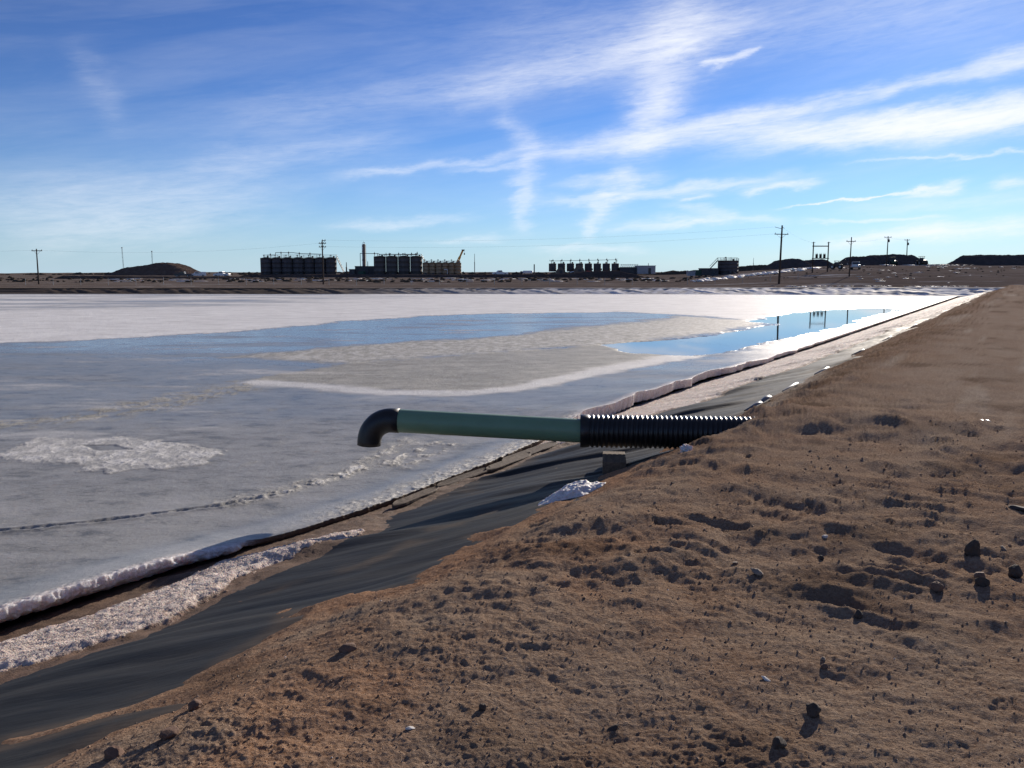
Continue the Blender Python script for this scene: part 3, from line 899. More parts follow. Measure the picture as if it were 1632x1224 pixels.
def build_ice():
    ph = np.concatenate([np.linspace(-95, -40, 70)[:-1], np.linspace(-40, 30.3, 900)])
    phr = np.radians(ph); d = np.radians(31) - phr
    # radius where each ray meets the shore edge of the ice
    r0 = 6.4 / np.sin(d)
    for _ in range(25):
        s = r0 * np.cos(d)
        Te = np.interp(s, EDGE_S, EDGE_T)
        r0 = .5 * r0 + .5 * Te / np.sin(d)
    s0 = r0 * np.cos(d)
    Te = np.interp(s0, EDGE_S, EDGE_T)
    Te = Te + (.05 * fbm(s0 * 2.2, s0 * 0 + 3.1, 4, 301, .6) + .014 * fbm(s0 * 14, s0 * 0, 3, 305)) * (1 - .6 * sstep(11.5, 13, s0)) * (1 - .4 * sstep(5.3, 6, s0) * (1 - sstep(11, 13, s0)))
    Te = Te + .055 * np.clip(perlin(s0 * .9, s0 * 0 + 7.3, 306) * 4, -1, 1) * sstep(13, 14, s0) * (1 - sstep(28, 36, s0))
    r0 = Te / np.sin(d)
    rf = np.full(ph.shape, 112.0)
    for _ in range(30):
        rf = .6 * rf + .4 * far_ice_y(rf * np.sin(phr)) / np.maximum(np.cos(phr), .25)
    rf = np.where(ph < -70, 300, rf)
    rf = np.maximum(rf, r0 + .3)
    n = 520
    t = np.linspace(0, 1, n)[:, None]
    inv = 1 / r0[None, :] + (1 / rf - 1 / r0)[None, :] * t
    r = 1 / inv
    X = r * np.sin(phr)[None, :]; Y = r * np.cos(phr)[None, :]
    s, T = to_st(X, Y)
    dist = T - np.interp(s, EDGE_S, EDGE_T)
    R2 = np.sqrt(X * X + Y * Y)
    # zone masks, ragged at every scale
    w = (fbm(X * .35, Y * .35, 5, 311, .58) * .055 + fbm(X * 1.7, Y * 1.7, 5, 313, .68) * .034) * R2
    w2 = fbm(X * 3, Y * 3, 4, 315, .6) * .010 * R2
    wide = .012 * R2
    def zone(poly, k=1.0, soft=1.0):
        return sstep(-wide * soft, wide * soft, poly_sd(X, Y, poly) + w * k)
    lead = zone(LEAD, .35, .7)
    snow = zone(SNOW, .45, .7)
    gf = zone(GREYFAR, 1.2, 8) * sstep(-.25, .3, fbm(X * .05, Y * .25, 5, 317))
    snow = snow * (1 - .72 * gf)
    shore = (1 - sstep(.25, 2.5, dist + w)) * sstep(20, 32, s)
    snow = np.maximum(snow, shore * .8)
    tan = zone(TAN, .6, 1.6); lobe = zone(LOBE, .5, .6)
    rim = np.exp(-(line_d(X, Y, RIM) / (.030 * R2 * (.75 + .6 * fbm(X, Y, 3, 319)))) ** 4)
    speck = sstep(-.12, .16, fbm(X * 3.2, Y * 2.2, 6, 321, .72))
    strip = np.exp(-((line_d(X, Y, STRIP) + w) / .55) ** 2) * speck
    blob = zone(BLOB, .75, .22) * (1 - zone(HOLE, .10, .12)) * (.45 + .55 * speck)
    rag = sstep(-.15, .35, fbm(X * 4, Y * 3.0, 5, 323, .65))
    cr = np.exp(-((line_d(X, Y, CR1) + w2) / .22) ** 2) * (.35 + .65 * rag) + np.exp(-((line_d(X, Y, CR2) + w2) / .13) ** 2) * rag + .8 * np.exp(-((line_d(X, Y, [(-1.5, 11.2), (-.9, 12.7)]) + w2) / .16) ** 2) * rag
    spray = .7 * sstep(.25, .55, fbm(X * 2.1, Y * 1.1, 5, 325, .65)) * np.exp(-((Y - 15) / 9) ** 2)
    crack = np.exp(-((line_d(X, Y, CRACK) + w2 * .8) / .035) ** 2)
    crust = (1 - sstep(.0, .62, dist + .25 * fbm(s * 2.2, T * 2.2, 4, 327))) * sstep(5.7, 7.2, s) * (1 - sstep(12.5, 14, s)) * sstep(-.35, .2, fbm(X * 7, Y * 5, 4, 329, .65))
    grain = np.clip(tan * .85 + lobe * .75 + strip + blob * .8 + cr * .9 + spray * .5 + .8 * crust, 0, 1)
    snow = np.clip(np.maximum(snow, .8 * rim * (1 - lead)) + .45 * tan * speck + .75 * blob + .5 * cr * rag + .55 * crust, 0, 1)
    snow = np.maximum(snow, .20 * sstep(.04, .12, dist) * (1 - sstep(.45, .62, dist + .1 * fbm(s * .8, T * .8, 3, 363))) * (1 - sstep(10.5, 12, s)))
    snow = snow * (1 - lead)
    smooth = np.clip(1 - grain - snow, 0, 1) * sstep(13.5, 18, R2 + w * 2) * (1 - .55 * sstep(.05, .4, fbm(X * .18, Y * .5, 4, 331)) )
    smooth = smooth * (.40 + .60 * sstep(19, 27, Y + .35 * X + w * 2))
    frost = sstep(.12, .42, fbm(X * .22, Y * .75, 6, 361, .64)) * sstep(-3, -7, X - .12 * Y) * sstep(12, 15, R2)
    snow = np.maximum(snow, .42 * frost)
    smooth = np.maximum(smooth, .9 * np.exp(-((dist - .42) / .30) ** 2) * (1 - sstep(11, 13, s)) * (1 - crust) * .6)
    rough = np.clip(grain + snow, 0, 1)
    z = ZI + .022 + .004 * fbm(X * .8, Y * .8, 3, 333)
    z = z + rough * (.010 * fbm(X * 5, Y * 5, 4, 335, .65) + .008) + .030 * np.clip(cr, 0, 1) * np.clip(.25 + fbm(X * 9, Y * 9, 4, 337, .65), 0, 1)
    z = z + .018 * blob * np.clip(fbm(X * 9, Y * 9, 3, 339) + .1, 0, 1) + .02 * crust * fbm(X * 14, Y * 14, 3, 340)
    z = z - .02 * crack + .012 * np.exp(-((line_d(X, Y, CRACK) + w2 * .8 - .06) / .05) ** 2)
    z = z - lead * .055
    lift = np.interp(s, LIFT_S, LIFT_Z)
    edge0 = (1 - sstep(.02, .3, dist)) * sstep(5.6, 5.2, s)
    blocky = 1 + .30 * np.clip(perlin(s * .45, s * 0, 341) * 2, -1, 1) * sstep(13, 15, s) * (1 - sstep(26, 34, s))
    z = z + .022 * edge0 * fbm(X * 13, Y * 13, 4, 346, .7)
    z = z + lift * blocky * np.exp(-np.maximum(dist, 0) / np.where(s > 12, 1.3, .55))
    edge = 1 - sstep(.02, .20, dist + .10 * fbm(s * 9, T * 9, 4, 343, .65))
    edge = edge * np.clip(sstep(5.6, 5.2, s) + .6 * sstep(12, 13.5, s), 0, 1)
    rust = np.zeros_like(z)
    # the broken face of the slab: rows that hang down from its edge
    face = np.interp(s0, [-40, 4.6, 5.2, 5.5, 6.5, 11, 12.6, 13.6, 18, 24, 30, 140], [.17, .15, .10, .08, .09, .10, .14, .24, .20, .16, .08, .05])
    s_e, T_e = s0, Te
    cols = []
    nf = 13
    for j in range(nf):
        u = 1 - j / nf                           # 1 at the bottom of the face
        lump = .050 * np.clip(fbm(s_e * 7, np.full_like(s_e, u * 2.6), 5, 345, .72) + .08, 0, 1) + .014 * perlin(s_e * 31, np.full_like(s_e, u * 7), 347)
        flute = .10 * np.abs(perlin(s_e * 6, np.full_like(s_e, .3), 349)) * sstep(13, 15, s_e)
        soft = (1 - .85 * sstep(11.8, 13, s_e)) * (1 - .75 * sstep(5.3, 5.8, s_e))
        Tj = T_e - soft * (.030 * math.sin(u * math.pi) + lump * (.4 + math.sin(u * math.pi))) + flute * u + .10 * u * u * soft
        x, y = to_xy(s_e, Tj)
        zj = z[0] - face * u
        cols.append((x, y, zj))
    X = np.vstack([np.stack([c[0] for c in cols]), X])
    Y = np.vstack([np.stack([c[1] for c in cols]), Y])
    z = np.vstack([np.stack([c[2] for c in cols]), z])
    def pad(a, rows): return np.vstack([rows, a])
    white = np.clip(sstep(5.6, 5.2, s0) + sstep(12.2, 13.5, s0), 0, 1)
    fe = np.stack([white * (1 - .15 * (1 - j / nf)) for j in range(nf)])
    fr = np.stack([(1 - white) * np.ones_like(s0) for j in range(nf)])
    zz = np.zeros((nf, len(ph)))
    o = grid_obj('pond_ice', X, Y, z, M['ice'], dict(snow=pad(snow, zz), grain=pad(grain, zz), smooth=pad(smooth, zz), edge=pad(edge, fe), rust=pad(rust, fr)), flip=False)
    sm = np.ones(len(o.data.polygons), bool).reshape(-1, len(ph) - 1)
    sm[:nf, s0[:-1] > 12] = False                # the broken face of the far slab has hard edges
    o.data.polygons.foreach_set('use_smooth', sm.ravel())
    tag(o, kind='structure')
build_ice()

def build_plates():
    specs = [(10.55, 6.02, 1.5, .17, -.02, 'longest dirty ice plate lying at the foot of the liner left of the sleeve'),
             (9.75, 5.90, 1.25, .13, .03, 'middle dirty ice plate along the foot of the liner below the pipe'),
             (8.7, 5.92, 1.1, .12, -.03, 'short dirty ice plate nearest the elbow at the foot of the liner'),
             (7.6, 5.84, .95, .10, .04, 'nearest narrow dirty ice plate at the foot of the liner')]
    for i, (s0, T0, L, w, tl, lab) in enumerate(specs):
        n, k = 40, 7
        u = np.linspace(-.5, .5, n)
        rag = .22 * fbm(u * 3.5 * L, u * 0 + i * 3.3, 3, 801 + i, .5)
        rag2 = .22 * fbm(u * 4 * L, u * 0 + i * 5.1, 3, 821 + i, .5)
        half = w * .5 * np.clip(1.25 - np.abs(u * 2) ** 4, .1, 1)
        V = []; F = []
        for j in range(n):
            s = s0 + L * u[j]
            a, b_ = T0 - half[j] * (1 + rag[j]) + tl * u[j] * 2, T0 + half[j] * (1 + rag2[j]) + tl * u[j] * 2
            zt = float(prof(T0)) + .05 + .02 * u[j] * (-1) ** i
            for TT, zz in ((a, zt - .035), (a, zt - .008), (a + .012, zt), (.5 * (a + b_), zt + .012 * float(rag[j])), (b_ - .012, zt + .02), (b_, zt + .01), (b_, zt - .03)):
                x, y = to_xy(s, TT)
                V.append((x, y, zz))
        for j in range(n - 1):
            for q in range(k):
                q2 = (q + 1) % k
                F.append((j * k + q, j * k + q2, (j + 1) * k + q2, (j + 1) * k + q))
        F.append(tuple(range(k))); F.append(tuple((n - 1) * k + q for q in range(k - 1, -1, -1)))
        b = MB(); b.raw(V, F, False)
        o = b.build('ice_plate', M['dirtyice'])
        tag(o, lab, 'ice plate', 'dirty ice plates at the foot of the liner')
build_plates()

def build_water():
    b = MB()
    b.raw([(*to_xy(-60, 6.9), ZI), (*to_xy(112, 7.6), ZI), (40, 112, ZI), (-300, 112, ZI), (-300, -40, ZI)], [(0, 1, 2, 3, 4)])
    o = b.build('pond_water', M['water'])
    tag(o, kind='structure')
build_water()

# ------------------------------------------------------------------ far shore and plain
def plain_z(X, Y):
    a = X / np.maximum(Y, 1)
    D = np.maximum(Y, 1)
    left = np.interp(D, [90, 111, 118, 150, 172, 215, 250, 285, 300, 360, 700, 1500, 3500], [-.25, -.25, -.4, -.62, -.5, -.25, .05, .4, .9, 1.0, .6, 2.2, 7.0])
    left = left - 5.0 * sstep(400, 1500, D) * sstep(-.38, -.62, a)
    right = np.interp(D, [90, 97, 125, 146, 175, 193, 230, 270, 340, 600, 1500, 3500], [0, -.0, -.35, -.45, 1.1, 2.15, 3.3, 4.15, 4.5, 5.5, 9.0, 16.0])
    w = sstep(.16, .40, a)
    z = left + (right - left) * w
    z = z + .22 * fbm(X * .03, Y * .06, 5, 401, .6) * sstep(115, 150, D) + .10 * fbm(X * .25, Y * .35, 4, 403) * sstep(112, 130, D)
    z = z + 3.5 * fbm(X * .004, Y * .002, 4, 405) * sstep(600, 1400, D)
    return z

def build_plain():
    ph = np.radians(np.concatenate([np.linspace(-88, -40, 60)[:-1], np.linspace(-40, 40, 560), np.linspace(40, 88, 60)[1:]]))
    # starts behind the far crest of the pond, and beyond the end of the road on the right
    yc = lambda x: np.interp(x, [-300, -90, 0, 28, 40, 50, 62, 80], [112, 111.5, 111.5, 110, 106.5, 102, 95, 94])
    r0 = np.full(ph.shape, 105.0)
    for _ in range(30):
        r0 = .6 * r0 + .4 * yc(r0 * np.sin(ph)) / np.maximum(np.cos(ph), .3)
    n = 230
    t = np.linspace(0, 1, n)[:, None] ** 1.0
    inv = 1 / r0[None, :] + (1 / 6000 - 1 / r0[None, :]) * t
    r = 1 / inv
    X = r * np.sin(ph); Y = r * np.cos(ph)
    z = plain_z(X, Y)
    a = X / Y
    sn = .4 + .3 * sstep(.1, .3, a)
    sn = sn * sstep(114, 126, Y) * (1 - sstep(330, 420, Y))
    o = grid_obj('plain', X, Y, z, M['plain'], dict(snow=sn), flip=True)
    tag(o, kind='structure')
    # liner on the far bank
    x = np.concatenate([np.linspace(-260, -60, 60)[:-1], np.linspace(-60, 62, 500)])
    tt = np.linspace(0, 1, 30)[:, None]
    yi = far_ice_y(x) - .6
    y1 = yc(x) + .6
    Xf = np.repeat(x[None, :], 30, 0)
    Yf = yi + (y1 - yi) * tt
    zc = plain_z(x, y1) + .06
    Zf = (ZI - .08) + (zc - ZI + .08) * tt ** .9
    f1 = perlin(Xf * .55 + Yf * .5, Yf * .25, 411)
    f2 = perlin(Xf * 1.3 - Yf * .7, Yf * .3, 413)
    Zf = Zf + (.16 * np.clip(np.abs(f1) - .12, 0, 1) + .10 * f2) * np.sin(np.clip(tt, 0, 1) * np.pi * .95)
    salt = sstep(-30, 20, Xf) * (.55 + .45 * sstep(-.35, .15, f1 + .6 * f2))
    dust = np.clip(.7 * (1 - sstep(8, 30, Xf)) + .4 * sstep(0, .4, fbm(Xf * .2, Yf * .5, 4, 415)), 0, 1)
    o = grid_obj('far_bank_liner', Xf, Yf, Zf, M['farliner'], dict(dust=dust, salt=salt), flip=True)
    tag(o, kind='structure')
    # base sheet far below everything that reaches the horizon all round
    b = MB()
    b.raw([(-9000, -9000, -8), (9000, -9000, -8), (9000, 9000, -8), (-9000, 9000, -8)], [(0, 1, 2, 3)])
    g = b.build('ground', M['moundbrown'])
    tag(g, kind='structure')
    # land behind the photographer's back
    b = MB()
    b.raw([(-8, -1.5, -.35), (3000, -1.5, -.35), (3000, -3000, -.35), (-1500, -3000, -.35)], [(0, 3, 2, 1)])
    tag(b.build('ground', M['dirt']), kind='structure')
build_plain()

def PX(u, D):
    """easting of a bearing given as its offset in the reference frame at distance D north"""
    return (u - 816) / 1374.0 * D

def pz(x, y):
    return float(plain_z(np.array([[x]], float), np.array([[y]], float))[0, 0])

# ------------------------------------------------------------------ the outlet pipe over the pond
def build_outlet():
    root = empty('outlet_pipe', tuple(PIPE0), 0, 'green pipe with black down-turned elbow and corrugated sleeve jutting out over the ice', 'pipe')
    d = Vector((-2.13, .17, .088)).normalized()      # the green pipe tips up a little towards its elbow
    dh = Vector(PD)
    side = Vector((-dh.y, dh.x, 0))
    up = Vector((0, 0, 1))
    def ring_mesh(stations, n, name, mat):
        """stations: (centre, tangent, radius)"""
        V = []; F = []
        for c, t, r in stations:
            t = t.normalized()
            b = t.cross(side).normalized() if abs(t.dot(up)) < .99 or True else up
            for i in range(n):
                a = 2 * math.pi * i / n
                V.append(c + side * (r * math.cos(a)) + b * (r * math.sin(a)))
        for j in range(len(stations) - 1):
            for i in range(n):
                F.append((j * n + i, j * n + (i + 1) % n, (j + 1) * n + (i + 1) % n, (j + 1) * n + i))
        m = MB(); m.raw(V, F, True)
        return m.build(name, mat, root)
    L = 2.14
    st = [(d * -.35, d, .1335), (d * L, d, .1335)]
    ring_mesh([(d * (-.35 + (L + .35) * i / 12), d, .1335) for i in range(13)], 64, 'pipe_section', M['green'])
    # elbow: quarter bend, a little thicker than the pipe, open at its mouth
    Rb = .27
    stn = [(d * (L - .05), d, .136), (d * (L - .05), d, .1405), (d * (L + .035), d, .1405)]
    for i in range(1, 19):
        a = R(86) * i / 18
        c = d * (L + .035 + Rb * math.sin(a)) - up * (Rb * (1 - math.cos(a)))
        stn.append((c, d * math.cos(a) - up * math.sin(a), .1405 - .004 * i / 18))
    a = R(86)
    tdir = d * math.cos(a) - up * math.sin(a)
    c = stn[-1][0]
    stn += [(c + tdir * .05, tdir, .1365), (c + tdir * .05, tdir, .122), (c, tdir, .121)]
    for i in range(17, 5, -1):
        aa = R(86) * i / 18
        cc = d * (L + .035 + Rb * math.sin(aa)) - up * (Rb * (1 - math.cos(aa)))
        stn.append((cc, d * math.cos(aa) - up * math.sin(aa), .121))
    ring_mesh(stn, 48, 'elbow', M['elbow'])
    # corrugated sleeve: smooth lip, then one ridge every 55 mm
    prof_ = [(-.02, .150), (-.02, .183), (.0, .186), (.075, .184), (.085, .172)]
    x = .09
    while x < 4.4:
        for k, (dx, r) in enumerate(((0, .168), (.010, .1695), (.016, .183), (.027, .1875), (.038, .183), (.045, .1695))):
            prof_.append((x + dx, r))
        x += .054
    def sag(x):                                    # the sleeve droops a little at its open end
        return 0.0
    ring_mesh([(dh * -px_ + up * sag(px_), dh * -1.0, r) for px_, r in prof_], 44, 'corrugated_sleeve', M['corr'])
    return root
build_outlet()

def build_timber():
    root = empty('timber_block', (1.12, 9.2, -.425), R(-6), 'rough square timber block lying under the corrugated sleeve beside the snow', 'timber')
    b = MB()
    b.box((0, 0, 0), (.25, .66, .17), rx=R(-2))
    b.build('block', M['timber'], root, bevel=.007)
build_timber()

def lump_mesh(name, mat, loc, size, seed, parent=None, sub=3, rough=.22, flat=.0, freq=2.2, rz=0.0, fine=.06, tilt=0.0):
    bm = bmesh.new()
    bmesh.ops.create_icosphere(bm, subdivisions=sub, radius=1)
    co = np.array([v.co[:] for v in bm.verts])
    n = perlin(co[:, 0] * freq + seed * 3.1 + co[:, 2] * 1.7, co[:, 1] * freq + co[:, 2] * freq * .8 + seed, seed)
    n2 = perlin(co[:, 0] * freq * 3 + co[:, 2] * 5.7, co[:, 1] * freq * 3 + co[:, 2] * 4.4 + seed, seed + 3)
    k = 1 + rough * n + fine * n2
    # a few planar cuts give broken facets
    r_ = np.random.default_rng(seed)
    P = co * k[:, None]
    if flat > 0:
        for _ in range(7):
            v = r_.normal(size=3); v /= np.linalg.norm(v)
            h = (P @ v) - (1 - flat * r_.uniform(.4, 1.0))
            P = P - np.clip(h, 0, None)[:, None] * v * .92
    P = P * np.array(size) * .5
    ca, sa = math.cos(tilt), math.sin(tilt)
    P = np.stack([P[:, 0] * ca + P[:, 2] * sa, P[:, 1], -P[:, 0] * sa + P[:, 2] * ca], -1)
    for v, p in zip(bm.verts, P):
        v.co = p
    me = bpy.data.meshes.new(name)
    bm.to_mesh(me); bm.free()
    me.polygons.foreach_set('use_smooth', [True] * len(me.polygons))
    me.materials.append(mat)
    o = bpy.data.objects.new(name, me)
    link(o, parent)
    o.location = loc
    o.rotation_euler = (0, 0, rz)
    return o

# single stones one can pick out on the dirt: x, y, (size), material, label
STONES = [
    (1.09, 2.92, (.056, .054, .058), 'rockdark', .22, 'round dark grey stone low in the foreground right of centre'),
    (2.63, 4.72, (.088, .082, .125), 'rockdark', .25, 'largest dark stone, upright like a stump at the right of the road'),
    (2.42, 4.23, (.066, .062, .07), 'rockdark', .3, 'dark stone with a reddish flat stone just behind it'),
    (2.45, 4.31, (.080, .06, .055), 'rockred', .3, 'reddish flat stone resting just behind a dark stone'),
    (2.70, 4.42, (.070, .062, .10), 'rockdark', .3, 'tall dark stone near the right edge beside the reddish flat stone'),
    (-.72, 3.57, (.078, .062, .052), 'rockred', .15, 'smooth rounded reddish stone alone near the liner edge'),
    (-1.27, 3.24, (.062, .055, .050), 'rockred', .3, 'rough reddish clod half buried beside the liner on the left'),
    (-1.42, 2.86, (.085, .070, .052), 'rockred', .3, 'broad brown lump in the lower left corner by the liner'),
    (-1.24, 2.90, (.075, .060, .050), 'rockred', .3, 'brown lump right of the broad one in the lower left corner'),
    (1.0, 3.20, (.048, .022, .010), 'rockwhite', .4, 'flat white flake tilted on the dirt above the round dark stone'),
    (-.36, 2.84, (.042, .022, .013), 'rockwhite', .4, 'narrow pale sliver of stone near the bottom left of centre'),
    (1.29, 3.37, (.034, .026, .024), 'rocktan', .4, 'pale angular stone, upper of a close pair'),
    (1.27, 3.30, (.036, .026, .020), 'rockred', .3, 'pinkish flat stone, lower of a close pair'),
    (1.63, 3.85, (.044, .040, .048), 'rockdark', .3, 'small squarish dark stone with a pale top in mid road'),
    (2.17, 4.20, (.065, .058, .055), 'rockred', .2, 'round reddish stone at the end of a dark tyre bar'),
    (.90, 2.70, (.055, .05, .045), 'rockdark', .4, 'dark stone cut off by the bottom edge of the view'),
    (-.11, 2.97, (.038, .034, .032), 'rockdark', .5, 'small angular dark stone low on the left of the dirt'),
    (1.91, 5.06, (.036, .028, .022), 'rockwhite', .4, 'small bright white stone in the middle of the road'),
    (1.75, 4.68, (.038, .032, .032), 'rockdark', .4, 'small dark stone with a lit edge below the bright white stone'),
    (1.31, 4.40, (.075, .055, .026), 'rocktan', .35, 'flat tan stone lying left of the road centre'),
    (1.25, 4.62, (.055, .035, .016), 'rocktan', .35, 'thin tan flake beside a deep hollow'),
    (3.46, 5.66, (.16, .07, .035), 'rockdark', .35, 'long flat grey stone at the right edge of the view'),
    (.36, 2.86, (.055, .02, .016), 'rockdark', .5, 'dark sliver lying low in the middle foreground'),
    (2.85, 4.80, (.05, .032, .022), 'rocktan', .4, 'pale chip right of the stump-like dark stone'),
]
for i, (x, y, sz, mt, fl, lab) in enumerate(STONES):
    z = ground_at(x, y)
    o = lump_mesh('stone', M[mt], (x, y, z + sz[2] * .24), sz, 500 + i, sub=4, rough=.20, flat=fl + .06, rz=i * 1.3, tilt=(.25 if sz[2] < .03 else 0))
    tag(o, lab, 'stone', 'loose stones on the dirt road')

def build_gravel():
    """uncountable grit and crumbs, one object"""
    r_ = np.random.default_rng(11)
    base = np.array([(1, 0, 0), (-1, 0, 0), (0, 1, 0), (0, -1, 0), (0, 0, 1), (0, 0, -1)], float)
    tri = np.array([(0, 2, 4), (2, 1, 4), (1, 3, 4), (3, 0, 4), (2, 0, 5), (1, 2, 5), (3, 1, 5), (0, 3, 5)])
    for mat, n, smin, smax in (('rocktan', 4200, .002, .0085), ('clod', 11000, .0025, .010), ('rockdark', 900, .002, .010), ('rockwhite', 110, .002, .007)):
        rows = r_.integers(90, 640, n * 3); colm = r_.integers(60, 1040, n * 3)
        P = np.stack([DX[rows, colm], DY[rows, colm], DZ[rows, colm]], -1)
        s, T = to_st(P[:, 0], P[:, 1])
        ok = poly_sd(s, T, EDGE) > .02
        P = P[ok][:n]
        dist = np.linalg.norm(P[:, :2], axis=1)
        sz = (smin + (smax - smin) * r_.random(len(P)) ** 3.2) * np.clip(dist / 4, .8, 2.0)
        V = base[None] * sz[:, None, None] * r_.uniform(.55, 1.25, (len(P), 6, 1))
        V[:, :, 2] *= .75
        th = r_.uniform(0, 6.28, len(P)); c, s_ = np.cos(th)[:, None], np.sin(th)[:, None]
        Vx = V[:, :, 0] * c - V[:, :, 1] * s_; Vy = V[:, :, 0] * s_ + V[:, :, 1] * c
        V = np.stack([Vx, Vy, V[:, :, 2] + sz[:, None] * .25], -1) + P[:, None, :]
        Q = (tri[None] + 6 * np.arange(len(P))[:, None, None]).reshape(-1, 3)
        o = mesh_np('gravel', V.reshape(-1, 3), Q, M[mat], smooth=False)
        tag(o, kind='stuff')
build_gravel()

def build_snow_heap():
    n = 90
    u = np.linspace(-1, 1, n)
    U, W = np.meshgrid(u, u, indexing='ij')
    x = .55 + U * .36 - .06 * W; y = 7.60 + W * .34 + .12 * U
    s, T = to_st(x, y)
    d, *_ = dirt_z(x, y)
    basez = np.maximum(d, prof(T) + liner_relief(s, T) * sstep(2.7, 3.3, T) - .01)
    rr = np.sqrt(U ** 2 + (W * 1.15) ** 2) + .28 * fbm(U * 2, W * 2, 4, 601)
    h = .10 * (1 - sstep(.1, .95, rr)) * (1 + .5 * fbm(U * 2.2, W * 2.2, 4, 603)) + .010 * fbm(U * 9, W * 9, 3, 605) * (rr < .9) - .03 * sstep(.8, 1.0, rr)
    o = grid_obj('snow_heap', x, y, basez + h, M['snow'])
    tag(o, 'small heap of crusty snow on the liner beside the timber block', 'snow')
build_snow_heap()
lump = lump_mesh('ice_lump', M['snow'], (1.64, 7.92, ground_at(1.64, 7.92) + .03), (.11, .09, .11), 611, sub=4, rough=.4, freq=3, fine=.2)
tag(lump, 'jagged white lump of ice on the dirt just below the sleeve', 'ice')

# ------------------------------------------------------------------ far away: poles and wires
def crossarm(parent, z, w, y=.12, x0=0.0, ins=True, n=4):
    b = MB()
    b.box((x0, y, z), (w, .11, .13))
    a = b.build('crossarm', M['arm'], parent)
    if ins:
        for i in range(n):
            m = MB()
            m.lathe([(.0, 0), (.035, 0), (.05, .07), (.065, .10), (.06, .16), (.03, .2), (0, .2)], 8, (x0 - w / 2 + .12 + (w - .24) * i / (n - 1), y, z + .065))
            m.build('insulator', M['porcelain'], a)
    m = MB()
    for sx in (-1, 1):
        m.tube((x0 + sx * w * .32, y + .07, z - .05), (0, .13, z - .75), .022, .022, 5)
    m.build('brace', M['steel'], a)
    return a

def pole_thing(name, x, y, h, label, group, r=.15, lean=0.0, cat='utility pole', rz=0.0, z=None, mat='pole', sink=.3):
    z = pz(x, y) if z is None else z
    root = empty(name, (x, y, z), rz, label, cat, group)
    root.rotation_euler = (0, lean, rz)
    m = MB()
    m.tube((0, 0, -sink), (0, 0, h), r * 1.12, r * .72, 10)
    m.build('pole', M[mat], root)
    return root, z

POLE_G = 'wooden power poles beyond the pond'
p, zA = pole_thing('utility_pole', PX(61, 172), 172, 7.0, 'single-arm wooden pole at the far left beyond the pond', POLE_G, .14)
crossarm(p, 6.6, 2.1, n=3)
p, zB = pole_thing('utility_pole', PX(515, 172), 172, 8.75, 'wooden pole with three stacked crossarms in front of the long tank battery', POLE_G, .15)
crossarm(p, 8.65, .75, x0=.3, n=2); crossarm(p, 8.1, 1.45); crossarm(p, 7.4, 1.45)
p, zS = pole_thing('utility_pole', PX(1242, 154), 154, 10.3, 'tallest dark pole with a wide lower arm right of the square tank', POLE_G, .19, lean=R(.9))
crossarm(p, 8.75, 2.45, n=3)
b = MB(); b.tube((0, .1, 9.7), (-1.25, .1, 10.0), .04); b.tube((0, .1, 10.0), (.45, .1, 9.8), .04); b.build('bracket_arm', M['arm'], p)
p, zW = pole_thing('utility_pole', PX(1353.5, 175), 175, 7.9, 'single-arm pole standing in front of the white pickup', POLE_G, .13, lean=R(.5))
crossarm(p, 7.05, 1.9, n=3)
def transformer(parent, x, y, z, r=.22, h=.75):
    m = MB()
    m.lathe([(0, 0), (r, 0), (r, h * .9), (r * 1.05, h * .9), (r * .9, h), (0, h)], 12, (x, y, z))
    t = m.build('transformer', M['steel'], parent)
    for sx in (-.5, .5):
        m = MB()
        m.tube((x + r * sx, y, z + h), (x + r * sx, y, z + h + .28), .05, .03, 6)
        m.build('bushing', M['porcelain'], t)
    return t
p, zX = pole_thing('utility_pole', PX(1412, 250), 250, 8.6, 'thin pole with a small transformer rising before the broad stockpile', POLE_G, .16)
crossarm(p, 8.3, 2.1, n=3); transformer(p, .3, 0, 6.9)
p, zY = pole_thing('utility_pole', PX(1443.5, 290), 290, 8.9, 'farthest thin pole with transformer behind the right end of the broad stockpile', POLE_G, .17, lean=R(-.8))
crossarm(p, 8.6, 1.9, n=3); transformer(p, .35, 0, 6.9)

# H-frame with three transformers on a platform
def build_h_frame():
    D = 193; xL, xR = PX(1294.3, D), PX(1318.2, D)
    xc = (xL + xR) / 2; z = pz(xc, D); w = xR - xL
    root = empty('h_frame', (xc, D, z), 0, 'two-pole wooden frame carrying a platform of three transformers', 'transformer frame')
    H = 6.75
    for sx in (-1, 1):
        m = MB(); m.tube((sx * w / 2, 0, -.4), (sx * w / 2, 0, H), .15, .12, 10); m.build('pole', M['pole'], root)
        m = MB(); m.tube((sx * w / 2 - .4, 0, H - .25), (sx * w / 2 + .4, 0, H - .15), .04); m.build('pole_top_arm', M['arm'], root)
    m = MB(); m.box((0, .16, H - .95), (w + .3, .16, .22)); m.build('crossarm', M['arm'], root)
    m = MB(); m.box((0, 0, 3.1), (w + .25, .7, .16)); m.build('platform', M['arm'], root)
    for k in (-1, 0, 1):
        transformer(root, k * .86 + .0, 0, 3.18, .27, .85)
build_h_frame()

